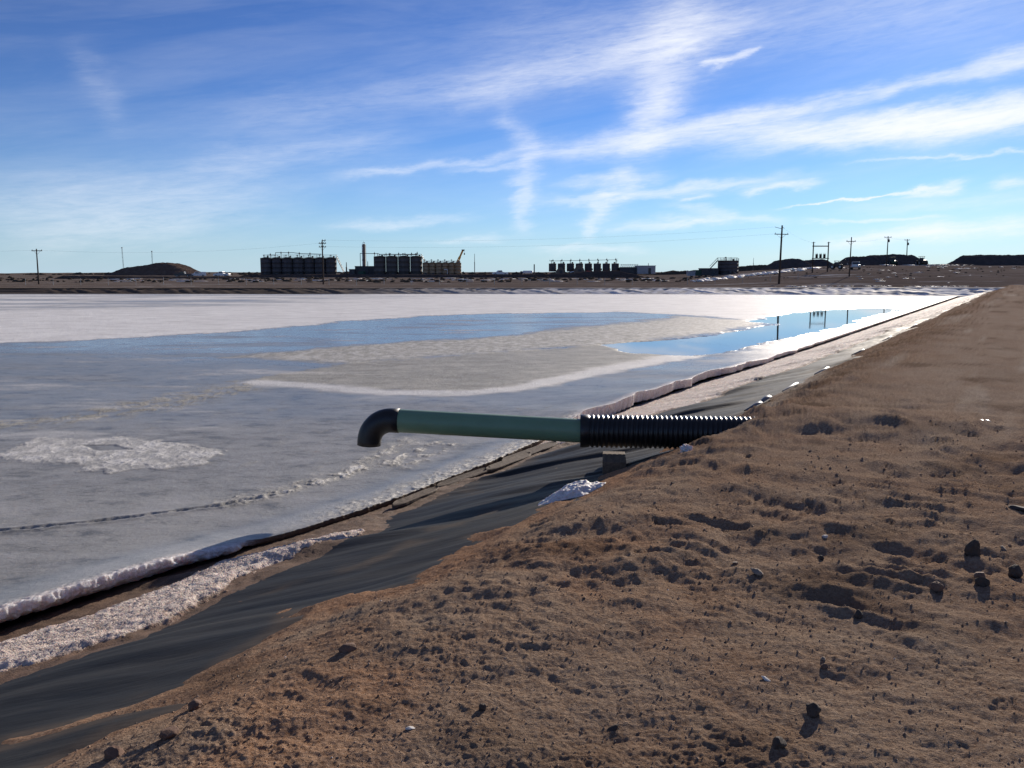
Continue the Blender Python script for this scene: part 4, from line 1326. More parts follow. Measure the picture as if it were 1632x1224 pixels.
# bare masts
MAST_G = 'thin masts on the skyline'
def mast(u, D, vtop_h, label, r=.09, z=None, lattice=False, lean=0.0):
    x = PX(u, D)
    zz = pz(x, D) if z is None else z
    root = empty('mast', (x, D, zz), 0, label, 'mast', MAST_G)
    root.rotation_euler = (0, lean, 0)
    m = MB()
    if lattice:
        for sx, sy in ((-.17, -.1), (.17, -.1), (0, .2)):
            m.tube((sx, sy, -.3), (sx, sy, vtop_h), .035, .035, 5)
        m.build('leg_set', M['steel'], root)
        m = MB()
        k = 0; zq = 0.
        P3 = [(-.17, -.1), (.17, -.1), (0, .2)]
        while zq < vtop_h - .5:
            a, c = P3[k % 3], P3[(k + 1) % 3]
            m.tube((a[0], a[1], zq), (c[0], c[1], zq + .5), .022, .022, 4)
            m.tube((c[0], c[1], zq), (P3[(k + 2) % 3][0], P3[(k + 2) % 3][1], zq + .5), .022, .022, 4)
            zq += .5; k += 1
        m.build('bracing', M['steel'], root)
        m = MB(); m.box((0, 0, vtop_h), (.5, .3, .35)); m.build('head_box', M['steel'], root)
    else:
        m.tube((0, 0, -.3), (0, 0, vtop_h * .6), r, r, 8); m.tube((0, 0, vtop_h * .6), (0, 0, vtop_h), r * .7, r * .5, 8)
        m.build('shaft', M['steel'], root)
        m = MB(); m.lathe([(r * 1.5, 0), (r * 1.5, .12), (r * .7, .12)], 8, (0, 0, vtop_h * .6 - .06)); m.build('collar', M['steel'], root)
mast(198, 350, 11.0, 'lattice mast leaning beside the left shoulder of the brown mound', lattice=True, lean=R(-1.5))
mast(244, 360, 9.4, 'thin mast rising from behind the crown of the brown mound', lattice=True, z=1.4)
mast(756.5, 300, 7.5, 'plain slim pole alone right of the tan tanks', .13)
mast(1200, 330, 4.9, 'short pale mast between the square tank and the dark mounds', .10)
mast(552.5, 302, 4.6, 'stubby dark vent stack right of the long battery stairs', .24)

def wire(x0, y0, z0, x1, y1, z1, sag, label, r=.007):
    n = 24
    m = MB()
    pts = [(x0 + (x1 - x0) * i / n, y0 + (y1 - y0) * i / n, z0 + (z1 - z0) * i / n - sag * 4 * (i / n) * (1 - i / n)) for i in range(n + 1)]
    m.path(pts, r, 4)
    o = m.build('power_line', M['wire'])
    tag(o, label, 'power line', 'overhead wires between the far poles')
xA, xB, xS, xW = PX(61, 172), PX(515, 172), PX(1242, 154), PX(1353.5, 175)
wire(xA, 172, zA + 6.75, xB, 172, zB + 8.2, 1.1, 'faint wire from the far left pole to the three-armed pole')
wire(xB + .5, 172, zB + 8.75, xS - 1.2, 154, zS + 10.0, 1.0, 'faint upper wire from the three-armed pole to the tallest dark pole')
wire(xB, 172, zB + 7.5, xS - 1.1, 154, zS + 8.8, 1.0, 'faint lower wire from the three-armed pole to the tallest dark pole')
wire(xS + .4, 154, zS + 9.8, PX(1294, 193), 193, pz(PX(1294, 193), 193) + 6.6, .4, 'sloping wire from the tallest dark pole to the transformer frame')
wire(xW, 175, zW + 7.15, PX(1412, 250), 250, zX + 8.4, .5, 'faint wire running back from the single-arm pole to the thin transformer pole')
wire(PX(1412, 250), 250, zX + 8.4, PX(1443.5, 290), 290, zY + 8.7, .3, 'short faint wire between the two thin transformer poles')
wire(PX(-300, 172), 172, zA + 7.2, xA, 172, zA + 6.75, .6, 'faint wire leaving the far left pole towards the left')

# wire fence across the plain
def build_fence():
    root = empty('wire_fence', (0, 165, 0), 0, 'faint wire fence of thin pale posts across the far plain', 'fence')
    us = np.arange(-180, 1280, 44.0)
    me = None; tops = []
    for u in us:
        D = 165; x = PX(u, D); z = pz(x, D)
        if me is None:
            m = MB(); m.tube((0, 0, -.3), (0, 0, 1.35), .045, .04, 6)
            o = m.build('post', M['galv'], root); me = o.data
        else:
            o = bpy.data.objects.new('post', me); link(o, root)
        o.location = (x, 0, z)
        tops.append((x, 0, z))
    m = MB()
    for h in (.45, .85, 1.25):
        m.path([(x, -.05, z + h) for x, _, z in tops], .008, 3)
    m.build('wire', M['wire'], root)
build_fence()

# ------------------------------------------------------------------ storage tanks
def tank_proto(name, r, h, mat, n=36, cone=.35, ladder=False):
    root = empty(name, (0, 0, 0))
    m = MB()
    pr = [(r, 0)]
    for k in range(1, 4):
        z = h * k / 4
        pr += [(r, z - .02), (r + .012, z - .02), (r + .012, z + .02), (r, z + .02)]
    pr += [(r, h - .08), (r + .03, h - .08), (r + .03, h)]
    m.lathe(pr, n)
    m.build('shell', mat, root)
    m = MB(); m.lathe([(r + .05, h), (r * .5, h + cone * .5), (.0, h + cone)], n); m.build('roof', mat, root)
    m = MB(); m.lathe([(0, 0), (.3, 0), (.3, .35), (.36, .35), (.36, .45), (0, .5)], 12, (r * .45, -r * .3, h + cone * .5)); m.build('hatch', M['steel'], root)
    m = MB(); m.tube((-r * .3, -r * .2, h + cone * .5), (-r * .3, -r * .2, h + 1.0), .09, .09, 8); m.tube((-r * .3 - .25, -r * .2, h + 1.0), (-r * .3 + .25, -r * .2, h + 1.0), .13, .13, 8)
    m.build('vent', M['steel'], root)
    m = MB(); m.tube((0, -r + .05, .75), (0, -r - .22, .75), .33, .33, 14); m.tube((0, -r - .22, .75), (0, -r - .28, .75), .42, .42, 14); m.build('manway', M['steel'], root)
    return root

def set_tank(o, x, y, z, label, group, rz=0.0):
    o.location = (x, y, z); o.rotation_euler = (0, 0, rz)
    return tag(o, label, 'tank', group)

ORD = ['first', 'second', 'third', 'fourth', 'fifth', 'sixth', 'seventh', 'eighth', 'ninth']
D = 300
x0, x1 = PX(416, D), PX(537, D)
n = 7; pitch = (x1 - x0) / n
TB = .72
proto = tank_proto('storage_tank', pitch / 2 - .002, 6.25, M['tank'])
for i in range(n):
    o = proto if i == 0 else copy_tree(proto)
    set_tank(o, x0 + pitch * (i + .5), D + (.4 if i in (1, 4) else 0), TB, ('leftmost' if i == 0 else ORD[i]) + ' dark tank from the left in the long battery behind the three-armed pole', 'dark tanks of the long left battery', .2 * i)

def walkway(name, x0, x1, y, z, label, w=.8, rail=1.05, stair=None, posts=8, mat='steel', lines=True):
    root = empty(name, (x0, y, z), 0, label, 'walkway')
    L = x1 - x0
    m = MB(); m.box((L / 2, 0, -.06), (L, w, .1)); m.build('deck', M[mat], root)
    m = MB()
    for yy in (-w / 2, w / 2):
        for h in (rail * .5, rail):
            m.tube((0, yy, h), (L, yy, h), .035, .035, 5)
    m.build('handrail', M[mat], root)
    me = None
    for i in range(posts):
        m = MB()
        for yy in (-w / 2, w / 2):
            m.tube((0, yy, 0), (0, yy, rail), .035, .035, 5)
        if me is None:
            o = m.build('rail_post', M[mat], root); me = o.data
        else:
            o = bpy.data.objects.new('rail_post', me); link(o, root)
        o.location = (L * i / (posts - 1), 0, 0)
    if stair:
        sx, sz, dirn = stair                  # horizontal run, drop, which end
        xs = L if dirn > 0 else 0
        m = MB()
        for yy in (-w / 2, w / 2):
            m.tube((xs, yy, 0), (xs + dirn * sx, yy, -sz), .09, .09, 5)
            m.tube((xs, yy, rail), (xs + dirn * sx, yy, rail - sz), .04, .04, 5)
        for k in range(1, 14):
            m.box((xs + dirn * sx * k / 14, 0, -sz * k / 14), (.28, w, .04))
        m.build('stairs', M['steel'], root)
    return root
walkway('walkway', PX(424, D), PX(538, D), D - 1.0, TB + 6.55, 'railed walkway with stairs on top of the long dark battery', stair=(2.6, 5.6, 1), posts=12, rail=.8)
# feed pipe along the roof of the long battery
def roof_pipe(name, pts, drops, label, y, r=.10, valves=True):
    root = empty(name, (0, y, 0), 0, label, 'pipework')
    m = MB(); m.path([(x, 0, z) for x, z in pts], r, 7); m.build('header', M['steel'], root)
    for x, zt, zb in drops:
        m = MB(); m.tube((x, 0, zt), (x, 0, zb), r * .8, r * .8, 6)
        d = m.build('down_pipe', M['steel'], root)
        if valves:
            m = MB(); m.box((x, -.05, zt + .15), (.38, .3, .5)); m.tube((x, -.05, zt + .4), (x, -.05, zt + .75), .06, .04, 6); m.build('valve', M['steel'], d)
    return root
roof_pipe('pipework', [(PX(427, D), TB + 6.9), (PX(427, D), TB + 7.3), (PX(440, D), TB + 7.3), (PX(440, D), TB + 8.1), (PX(468, D), TB + 8.1), (PX(480, D), TB + 7.8), (PX(513, D), TB + 7.6)],
          [(PX(432, D), TB + 7.3, TB + 6.3), (PX(449, D), TB + 7.9, TB + 6.3), (PX(461, D), TB + 7.9, TB + 6.3), (PX(478, D), TB + 7.7, TB + 6.3), (PX(495, D), TB + 7.6, TB + 6.3)],
          'stepped pipe running along the roofs of the long dark battery', D + .2)

# stack column, shed and machine between the batteries
def build_column():
    x = PX(581, 303)
    root = empty('stack_column', (x, 303, TB), 0, 'tall pale and rust striped stack with a looped top left of the large tanks', 'stack')
    m = MB(); m.lathe([(.62, 0), (.62, .3), (.5, .5), (.5, 10.9), (.42, 11.1), (0, 11.2)], 18); m.build('shaft', M['brick'], root)
    m = MB(); m.tube((-.5, -.25, 3.2), (-.5, -.25, 11.0), .17, .17, 8); m.build('riser', M['white'], root)
    m = MB()
    pts = [(-.3, 0, 11.0)] + [(-.32 * math.cos(R(18 * k)), 0, 11.3 + .55 * math.sin(R(18 * k))) for k in range(11)] + [(.3, 0, 11.0)]
    m.path(pts, .09, 6); m.build('top_loop', M['galv'], root)
    m = MB()
    for z in np.arange(3.5, 11, .4):
        m.box((.62, -.1, z), (.1, .4, .04))
    m.tube((.66, -.3, 3), (.66, -.3, 11), .03, .03, 4); m.tube((.66, .1, 3), (.66, .1, 11), .03, .03, 4)
    m.build('ladder', M['steel'], root)
    m = MB(); m.box((-.45, -.3, 5.6), (.4, .4, .35)); m.box((-.45, -.3, 8.6), (.35, .35, .3)); m.build('fitting', M['steel'], root)
build_column()
roof_pipe('pipework', [(PX(574.8, 301), TB + 3.4), (PX(574.8, 301), TB + 7.9), (PX(597, 301), TB + 7.8), (PX(604, 301), TB + 7.75), (PX(606.5, 301), TB + 7.4), (PX(666, 301), TB + 7.5)],
          [(PX(597.5, 301), TB + 7.7, TB + 6.8), (PX(616, 301), TB + 7.4, TB + 6.8), (PX(621, 301), TB + 7.5, TB + 6.9), (PX(636, 301), TB + 7.6, TB + 6.8), (PX(646, 301), TB + 7.5, TB + 6.8), (PX(656.5, 301), TB + 7.6, TB + 6.8), (PX(665.5, 301), TB + 7.8, TB + 6.8)],
          'raised pipe from the striped stack across the four large dark tanks', 301)

def shed(name, u0, u1, D, h, depth, mat, label, z, door=True, roof_h=.0, group=None):
    x0, x1 = PX(u0, D), PX(u1, D); w = x1 - x0
    root = empty(name, ((x0 + x1) / 2, D, z), 0, label, 'building', group)
    m = MB(); m.box((0, depth / 2, h / 2), (w, depth, h)); m.build('wall', mat, root)
    m = MB()
    if roof_h > 0:
        m.prism([(-w / 2 - .15, 0), (w / 2 + .15, 0), (0, roof_h)], -.2, depth + .2)
        m.build('roof', mat, root, (0, 0, h + .002))
    else:
        m.box((0, depth / 2, h + .09), (w + .3, depth + .3, .16)); m.build('roof', mat, root)
    # standing seams of the cladding
    m = MB()
    k = max(3, int(w / .9))
    for i in range(1, k):
        m.box((-w / 2 + w * i / k, -.02, h / 2), (.07, .05, h - .05))
    m.build('cladding_rib', mat, root)
    if door:
        m = MB(); m.box((w * .18, -.03, 1.0), (.95, .07, 2.0)); d = m.build('door', M['steel'], root)
        m = MB(); m.box((w * .18 + .35, -.09, 1.0), (.08, .06, .16)); m.build('handle', M['galv'], d)
    return root
shed('plant_building', 566, 597, 301, 3.35, 6, M['darkclad'], 'low dark plant building between the striped stack and the large tanks', TB)
shed('plant_building', 556.5, 565.6, 300, 2.3, 4, M['darkclad'], 'lower dark shed at the foot of the battery stairs', TB)
mast(586.5, 300.2, 5.1, 'short dark exhaust pipe on the plant building roof', .2, z=TB)

def build_green_machine():
    x = PX(577, 298)
    root = empty('pump_unit', (x, 298, TB), 0, 'dark green pump unit in front of the plant building', 'machine')
    m = MB(); m.box((0, 0, .3), (2.8, 1.4, .25)); m.build('skid', M['steel'], root)
    m = MB(); m.box((-.2, 0, 1.1), (1.9, 1.2, 1.3)); m.build('housing', M['greenpaint'], root, bevel=.08)
    m = MB(); m.tube((1.0, 0, .4), (1.0, 0, 1.8), .25, .25, 12); m.tube((1.0, -.1, 1.5), (1.0, -1.0, 1.5), .12, .12, 8); m.build('filter', M['greenpaint'], root)
    m = MB(); m.tube((-.8, .2, 1.7), (-.8, .2, 2.3), .08, .08, 8); m.build('exhaust', M['steel'], root)
build_green_machine()

x0, x1 = PX(596, D), PX(673.5, D); pitch = (x1 - x0) / 4
proto = tank_proto('storage_tank', pitch / 2 - .05, 6.75, M['tank2'])
names4 = ['leftmost', 'second', 'third', 'rightmost']
for i in range(4):
    o = proto if i == 0 else copy_tree(proto)
    set_tank(o, x0 + pitch * (i + .5), D, TB, names4[i] + ' of the four large dark tanks right of the striped stack', 'four large dark tanks', .3 * i)
walkway('walkway', PX(606, D), PX(673, D), D - 1.6, TB + 7.0, 'railed walkway over the four large dark tanks with stairs down to the tan ones', rail=.6, posts=9, stair=(1.1, 2.0, 1), w=.7)

x0, x1 = PX(674.2, D), PX(735.5, D)
pitch = (x1 - x0) / 6
proto = tank_proto('storage_tank', pitch / 2 - .002, 4.62, M['tan'], cone=.2)
for i in range(6):
    o = proto if i == 0 else copy_tree(proto)
    set_tank(o, x0 + pitch * (i + .5), D - 1, TB, ('leftmost' if i == 0 else 'rightmost' if i == 5 else ORD[i]) + ' tan tank from the left in the shorter row beside the large dark tanks', 'row of shorter tan tanks', .25 * i)
walkway('walkway', x0 + .3, x1 - .4, D - 1.4, TB + 4.88, 'low pale railing along the tops of the tan tanks', rail=.42, posts=14, w=.8, mat='galv')

def build_light_arm():
    x = PX(712, 296)
    root = empty('swing_arm', (x, 296, TB), 0, 'white curved loading arm in front of the tan tanks', 'loading arm')
    m = MB(); m.tube((.25, 0, -.2), (.25, 0, 2.0), .09, .08, 8); m.build('post', M['white'], root)
    m = MB(); m.path([(.25, 0, 2.0), (.1, 0, 2.3), (-.3, 0, 2.35), (-.8, 0, 2.15)], .14, 8); m.build('arm', M['white'], root)
build_light_arm()

def build_crane():
    D = 312; x = PX(724, D)
    root = empty('crane', (x, D, .9), 0, 'yellow boom crane raised behind the right end of the tan tanks', 'crane')
    m = MB(); m.box((-1.2, 0, 1.1), (7.5, 2.4, .6)); m.build('chassis', M['machine'], root, bevel=.05)
    m = MB(); m.box((-4.2, 0, 2.1), (1.7, 2.3, 1.7)); c = m.build('cab', M['yellow'], root, bevel=.12)
    m = MB(); m.box((-4.2, -1.16, 2.5), (1.2, .05, .7)); m.build('cab_window', M['glass'], c)
    me = None
    for wx in (-4.1, -2.2, .6, 1.9):
        for wy in (-1.1, 1.1):
            if me is None:
                m = MB(); m.tube((0, -.2, 0), (0, .2, 0), .55, .55, 18); o = m.build('wheel', M['rubber'], root); me = o.data
            else:
                o = bpy.data.objects.new('wheel', me); link(o, root)
            o.location = (wx, wy, .5)
    m = MB(); m.box((-.3, 0, 1.9), (2.2, 2.0, 1.0)); m.build('turret', M['yellow'], root, bevel=.08)
    a = Vector((0, 0, 2.2)); tip = Vector((PX(738, D) - x, 0, 9.05))
    m = MB()
    dv = tip - a; ang = math.atan2(dv.x, dv.z)
    m.box(a + dv * .33, (.85, .7, dv.length * .66), ry=ang); m.build('boom', M['yellow'], root)
    m = MB(); m.box(a + dv * .80, (.62, .5, dv.length * .42), ry=ang); m.build('boom_extension', M['yellow'], root)
    m = MB(); m.box(tip + Vector((.1, 0, .1)), (1.1, .5, .35)); m.tube(tip + Vector((.1, -.35, -.05)), tip + Vector((.1, .35, -.05)), .3, .3, 12); m.build('boom_head', M['machine'], root)
    m = MB(); m.tube(tip + Vector((.55, 0, 0)), tip + Vector((.55, 0, -1.0)), .03, .03, 4); m.build('hoist_rope', M['wire'], root)
    m = MB(); m.box(tip + Vector((.55, 0, -1.3)), (.42, .3, .6)); m.build('hook_block', M['machine'], root, bevel=.05)
build_crane()

# centre: horizontal vessel, eight short tanks, sheds
def build_vessel():
    D = 310; x = PX(841, D); z = 1.35
    root = empty('horizontal_vessel', (x, D, z), 0, 'white horizontal tank with dark end lying left of the short tank row', 'tank')
    m = MB()
    pr = [(.02, -1.9), (.35, -1.85), (.55, -1.65), (.6, -1.4), (.6, 1.4), (.55, 1.65), (.35, 1.85), (.02, 1.9)]
    V = []; n = 18
    for r, zz in pr:
        for i in range(n):
            a = 2 * math.pi * i / n
            V.append((zz, r * math.cos(a), .75 + r * math.sin(a)))
    F = [(j * n + i, j * n + (i + 1) % n, (j + 1) * n + (i + 1) % n, (j + 1) * n + i) for j in range(len(pr) - 1) for i in range(n)]
    m.raw(V, F, True); m.build('shell', M['white'], root)
    for sx in (-1.1, 1.1):
        m = MB(); m.box((sx, 0, .15), (.25, .9, .6)); m.build('saddle', M['steel'], root)
    m = MB(); m.lathe([(.0, 0), (.45, 0), (.45, 1.0), (.0, 1.2)], 14, (-2.3, -.5, 0)); m.build('end_drum', M['darkpaint'], root)
    m = MB(); m.tube((2.35, 0, -.2), (2.35, 0, 3.6), .22, .2, 10); m.build('stack', M['steel'], root)
build_vessel()
D = 310
x0, x1 = PX(874, D), PX(988, D); pitch = (x1 - x0) / 8
proto = tank_proto('storage_tank', pitch * .42, 2.85, M['tank'], cone=.12, n=28)
for i in range(8):
    o = proto if i == 0 else copy_tree(proto)
    set_tank(o, x0 + pitch * (i + .46), D, 2.35, ('leftmost' if i == 0 else 'rightmost' if i == 7 else ORD[i]) + ' short black tank from the left in the spaced row of eight', 'spaced row of short black tanks', .35 * i)
roof_pipe('pipework', [(PX(876, D), 6.55), (PX(876, D), 6.1), (PX(982, D), 6.55), (PX(983.5, D), 6.9)],
          [(x0 + pitch * (i + .5), 6.12 + .055 * i, 5.2) for i in range(8)], 'thin pipe with eight valves above the spaced row of short tanks', D, r=.07)
def tent(u0, u1, D, h, label, z):
    x0, x1 = PX(u0, D), PX(u1, D); w = x1 - x0
    root = empty('tan_shelter', ((x0 + x1) / 2, D, z), 0, label, 'shelter', 'tan shelters before the short tanks')
    m = MB(); m.prism([(-w / 2, 0), (w / 2, 0), (w / 2 * .92, h * .5), (w * .22, h * .95), (0, h), (-w * .22, h * .93), (-w / 2 * .92, h * .5)], 0, 3.2); m.build('cover', M['tanclad'], root)
    m = MB(); m.box((w * .05, -.04, h * .3), (w * .3, .06, h * .55)); m.build('door', M['darkclad'], root)
tent(886.5, 900, 306, 2.4, 'smaller tan shelter in front of the second short black tank', 1.4)
tent(914.5, 932, 305, 3.3, 'larger peaked tan shelter in front of the fourth short black tank', 1.2)
def build_red_unit():
    x = PX(939.5, 304)
    root = empty('red_unit', (x, 304, 1.45), 0, 'small red skid unit right of the larger tan shelter', 'machine')
    m = MB(); m.box((0, 0, .2), (2.5, 1.0, .25)); m.build('skid', M['steel'], root)
    m = MB(); m.box((-.3, 0, .75), (1.6, .9, .8)); m.build('housing', M['red'], root, bevel=.05)
    m = MB(); m.tube((.9, 0, .35), (.9, 0, 1.05), .3, .3, 12); m.build('drum', M['red'], root)
build_red_unit()
for u, lab in ((912, 'white sloping pipe left of the larger tan shelter'), (957, 'white sloping pipe below the sixth short black tank'), (971, 'white sloping pipe below the seventh short black tank')):
    x = PX(u, 306)
    root = empty('white_chute', (x, 306, 1.5), 0, lab, 'chute', 'white sloping pipes by the short tanks')
    m = MB(); m.tube((-.85, 0, .5), (.75, 0, .95), .19, .19, 10); m.build('tube', M['white'], root)
    m = MB(); m.tube((.5, 0, -.3), (.5, 0, .8), .05, .05, 6); m.build('prop', M['steel'], root)
# truss bridge, dark shed, pale building
def build_truss():
    D = 310; x0, x1 = PX(988.5, D), PX(1017, D); L = x1 - x0
    root = empty('truss_bridge', (x0, D, 3.9), 0, 'light truss walkway from the short tanks to the pale building', 'walkway')
    m = MB()
    for yy in (-.4, .4):
        m.tube((0, yy, 0), (L, yy, 0), .06, .06, 5); m.tube((0, yy, 1.0), (L, yy, 1.0), .05, .05, 5)
    m.build('chord', M['galv'], root)
    m = MB(); k = 8
    for i in range(k):
        for yy in (-.4, .4):
            m.tube((L * i / k, yy, 0), (L * (i + .5) / k, yy, 1.0), .035, .035, 4); m.tube((L * (i + .5) / k, yy, 1.0), (L * (i + 1) / k, yy, 0), .035, .035, 4)
    m.build('diagonal', M['galv'], root)
build_truss()
shed('plant_building', 988, 1015.5, 308, 2.4, 5, M['darkclad'], 'low dark shed under the light truss walkway', 1.3)
shed('plant_building', 1015.8, 1044.5, 306, 2.75, 7, M['palegrey'], 'pale grey metal building right of the short black tanks', 1.55)
mast(1033, 308, 3.7, 'small dark flue behind the pale grey building roof', .18, z=1.6)
shed('storage_box', 1096.5, 1108, 262, 1.25, 2.4, M['palegrey'], 'pale low container left of the square tank shed', .95, door=False)
shed('storage_box', 1108.3, 1117.5, 262, 1.6, 2.4, M['greenpaint'], 'green low container beside the pale one', .95, door=False)
shed('plant_building', 1117.8, 1145, 262, 2.05, 4, M['darkclad'], 'low dark shed under the stairs of the square tank', 1.05)
# tank on the right
x0, x1 = PX(1145, 264), PX(1177, 264)
o = tank_proto('storage_tank', (x1 - x0) / 2, 4.25, M['tank'], cone=.12)
set_tank(o, (x0 + x1) / 2, 265, 1.3, 'broad dark tank with roof fittings and stairs left of the tallest pole', None)
for k, (dx, hh) in enumerate(((-2.2, .5), (-1.4, .9), (-.7, .7), (.5, 1.0), (1.2, .7), (2.2, .8))):
    m = MB(); m.tube((dx, -1.2, 4.2), (dx, -1.2, 4.3 + hh), .08, .06, 6); m.build('roof_fitting', M['steel'], o)
m = MB(); m.tube(((x1 - x0) / 2 + .15, 0, -.2), ((x1 - x0) / 2 + .15, 0, 5.0), .09, .09, 6); m.build('gauge_pole', M['steel'], o)
m = MB(); m.tube((1.0, -3.2, .9), (2.1, -3.2, .1), .1, .1, 6); m.build('drain_line', M['galv'], o)
walkway('walkway', PX(1141, 264), PX(1172, 264), 262.2, 5.6, 'railed walkway on the broad dark tank with stairs descending left', rail=.8, posts=8, w=.7, stair=(2.4, 2.6, -1))

# ------------------------------------------------------------------ mounds and stockpiles
def mound(name, outline, D, depth, mat, label, seed, cat='mound', group=None, rough=.22, kind=None):
    """outline: (bearing offset, height above its ground) along its length"""
    xs = np.array([PX(u, D) for u, _ in outline]); hs = np.array([h for _, h in outline])
    n = 150; k = 46
    x = np.linspace(xs[0], xs[-1], n); y = np.linspace(-depth / 2, depth / 2, k)
    X, Y = np.meshgrid(x, y, indexing='ij')
    H = np.interp(x, xs, hs)
    v = np.abs(Y) / (depth / 2)
    sect = np.clip((1 - v) * 1.9, 0, 1)
    sect = sect * sect * (3 - 2 * sect) * .35 + sect * .65
    Z = H[:, None] * sect
    nz = fbm(X * .25, Y * .25, 5, seed, .6)
    Z = Z * (1 + .16 * nz) + rough * fbm(X * .8, Y * .8, 4, seed + 5) * np.clip(Z, 0, 1)
    g = plain_z(X, Y + D)
    Z = Z + g - .25 * (Z < .05) - .05
    cx, cz = float(x.mean()), float(g.mean())
    o = grid_obj(name, X - cx, Y, Z - cz, mat)
    o.location = (cx, D, cz)
    if kind: tag(o, kind=kind)
    else: tag(o, label, cat, group)
    return o
mound('earth_mound', [(183, 0), (190, 1.0), (205, 2.6), (222, 3.3), (240, 3.6), (256, 4.4), (266, 4.7), (278, 4.4), (292, 3.4), (303, 2.2), (312, 1.3), (322, .4), (326, 0)], 322, 26, M['moundbrown'],
      'high brown earth mound at the left with two masts behind', 701)
ST_G = 'dark stockpiles on the rise at the right'
mound('stockpile', [(1216, 0), (1224, .9), (1243, 3.1), (1264, 3.2), (1276, 2.0), (1284, .9), (1290, 0)], 300, 24, M['moundblack'], 'steep dark stockpile just right of the tallest pole', 703, 'stockpile', ST_G, .12)
mound('stockpile', [(1258, 0), (1266, 1.2), (1276, 2.4), (1300, 2.55), (1308, 2.2), (1318, .8), (1328, .4), (1336, 0)], 305, 24, M['moundblack'], 'low dark stockpile behind the transformer frame', 705, 'stockpile', ST_G, .15)
mound('stockpile', [(1334, 0), (1341, 1.2), (1349, 1.6), (1358, 3.0), (1378, 3.1), (1384, 2.6), (1391, 3.3), (1410, 3.65), (1440, 3.5), (1448, 2.4), (1456, 1.3), (1464, 0)], 290, 26, M['moundblack'], 'broad ragged dark stockpile behind the two thin poles', 707, 'stockpile', ST_G, .22)
mound('stockpile', [(1486, 0), (1494, .45), (1526, .55), (1532, .9), (1545, 2.9), (1552, 3.4), (1580, 3.3), (1620, 3.4), (1700, 3.6), (1790, 3.2), (1830, 0)], 282, 30, M['moundblack'], 'long flat-topped dark stockpile at the right edge', 709, 'stockpile', ST_G, .18)
mound('containment_bund', [(380, 0), (392, .8), (450, 1.0), (560, .9), (700, 1.0), (800, .95), (850, 1.0), (905, 1.2), (930, 1.9), (985, 2.2), (1010, 1.1), (1025, .3), (1030, 0)], 284, 11, M['bund'],
      'long low dark earth bund running in front of all the tanks', 711, 'earth bund', None, .15)
mound('containment_bund', [(92, 0), (108, .9), (160, .8), (230, .6), (300, .65), (392, .6), (404, 0)], 262, 12, M['bund'], 'low dark earth bank in front of the brown mound at the left', 713, 'earth bank', None, .2)
mound('treeline', [(980, 0), (1046, .9), (1080, 1.6), (1150, 1.8), (1200, 2.6), (1230, 2.2), (1260, 0)], 420, 14, M['scrub'], None, 715, rough=.8, kind='stuff')

# snow caught in the ditch and low scrub on the plain
def scatter(name, mat, spots, seed, zs=.35):
    r_ = np.random.default_rng(seed)
    bm = bmesh.new(); bmesh.ops.create_icosphere(bm, subdivisions=1, radius=1)
    base = np.array([v.co[:] for v in bm.verts]); tri = np.array([[v.index for v in f.verts] for f in bm.faces]); bm.free()
    P = np.array(spots, float)
    g = plain_z(P[:, 0], P[:, 1])
    V = base[None] * r_.uniform(.6, 1.35, (len(P), len(base), 1)) * P[:, 2][:, None, None]
    V = V * np.stack([P[:, 3], np.ones(len(P)), P[:, 4]], -1)[:, None, :]
    V = V + np.stack([P[:, 0], P[:, 1], g + P[:, 2] * P[:, 4] * .25], -1)[:, None, :]
    Q = (tri[None] + len(base) * np.arange(len(P))[:, None, None]).reshape(-1, 3)
    o = mesh_np(name, V.reshape(-1, 3), Q, mat, smooth=True)
    return tag(o, kind='stuff')
r_ = np.random.default_rng(31)
spots = []
for i in range(170):
    t = r_.random()
    u = 1108 + 190 * t + r_.normal() * 3
    Dd = 190 + 42 * t + r_.normal() * 4.0
    spots.append((PX(u, Dd), Dd, r_.uniform(.25, .75), r_.uniform(1.2, 2.6), .5))
scatter('snow_drift', M['snow'], spots, 33)
spots = []
for i in range(110):
    u = r_.uniform(160, 1060); Dd = r_.uniform(205, 262)
    spots.append((PX(u, Dd), Dd, r_.uniform(.25, .6), r_.uniform(1.5, 5.5), .25))
for i in range(50):
    u = r_.uniform(1330, 1700); Dd = r_.uniform(150, 268)
    spots.append((PX(u, Dd), Dd, r_.uniform(.12, .34), r_.uniform(1.2, 4.5), .3))
for i in range(60):
    u = r_.uniform(1400, 1720); Dd = 270 + r_.normal() * .7
    spots.append((PX(u, Dd), Dd, r_.uniform(.25, .4), r_.uniform(3, 7), .45))
for i in range(70):
    u = r_.uniform(1230, 1560); Dd = 138 + r_.normal() * 3
    spots.append((PX(u, Dd), Dd, r_.uniform(.1, .25), r_.uniform(2, 6), .3))
scatter('snow_patch', M['snow'], spots, 35)
spots = []
for i in range(520):
    rt = r_.random() > .8
    u = r_.uniform(1130, 1700) if rt else r_.uniform(-100, 1130)
    Dd = r_.uniform(170, 240) if rt else r_.uniform(196, 275)
    spots.append((PX(u, Dd), Dd, r_.uniform(.10, .22) if rt else r_.uniform(.18, .55), r_.uniform(1., 2.2), .8))
for i in range(420):
    u = r_.uniform(-100, 1130); Dd = r_.uniform(520, 1500)
    spots.append((PX(u, Dd), Dd, r_.uniform(.8, 2.2), r_.uniform(1., 3.2), .9))
scatter('scrub', M['scrub'], spots, 37)

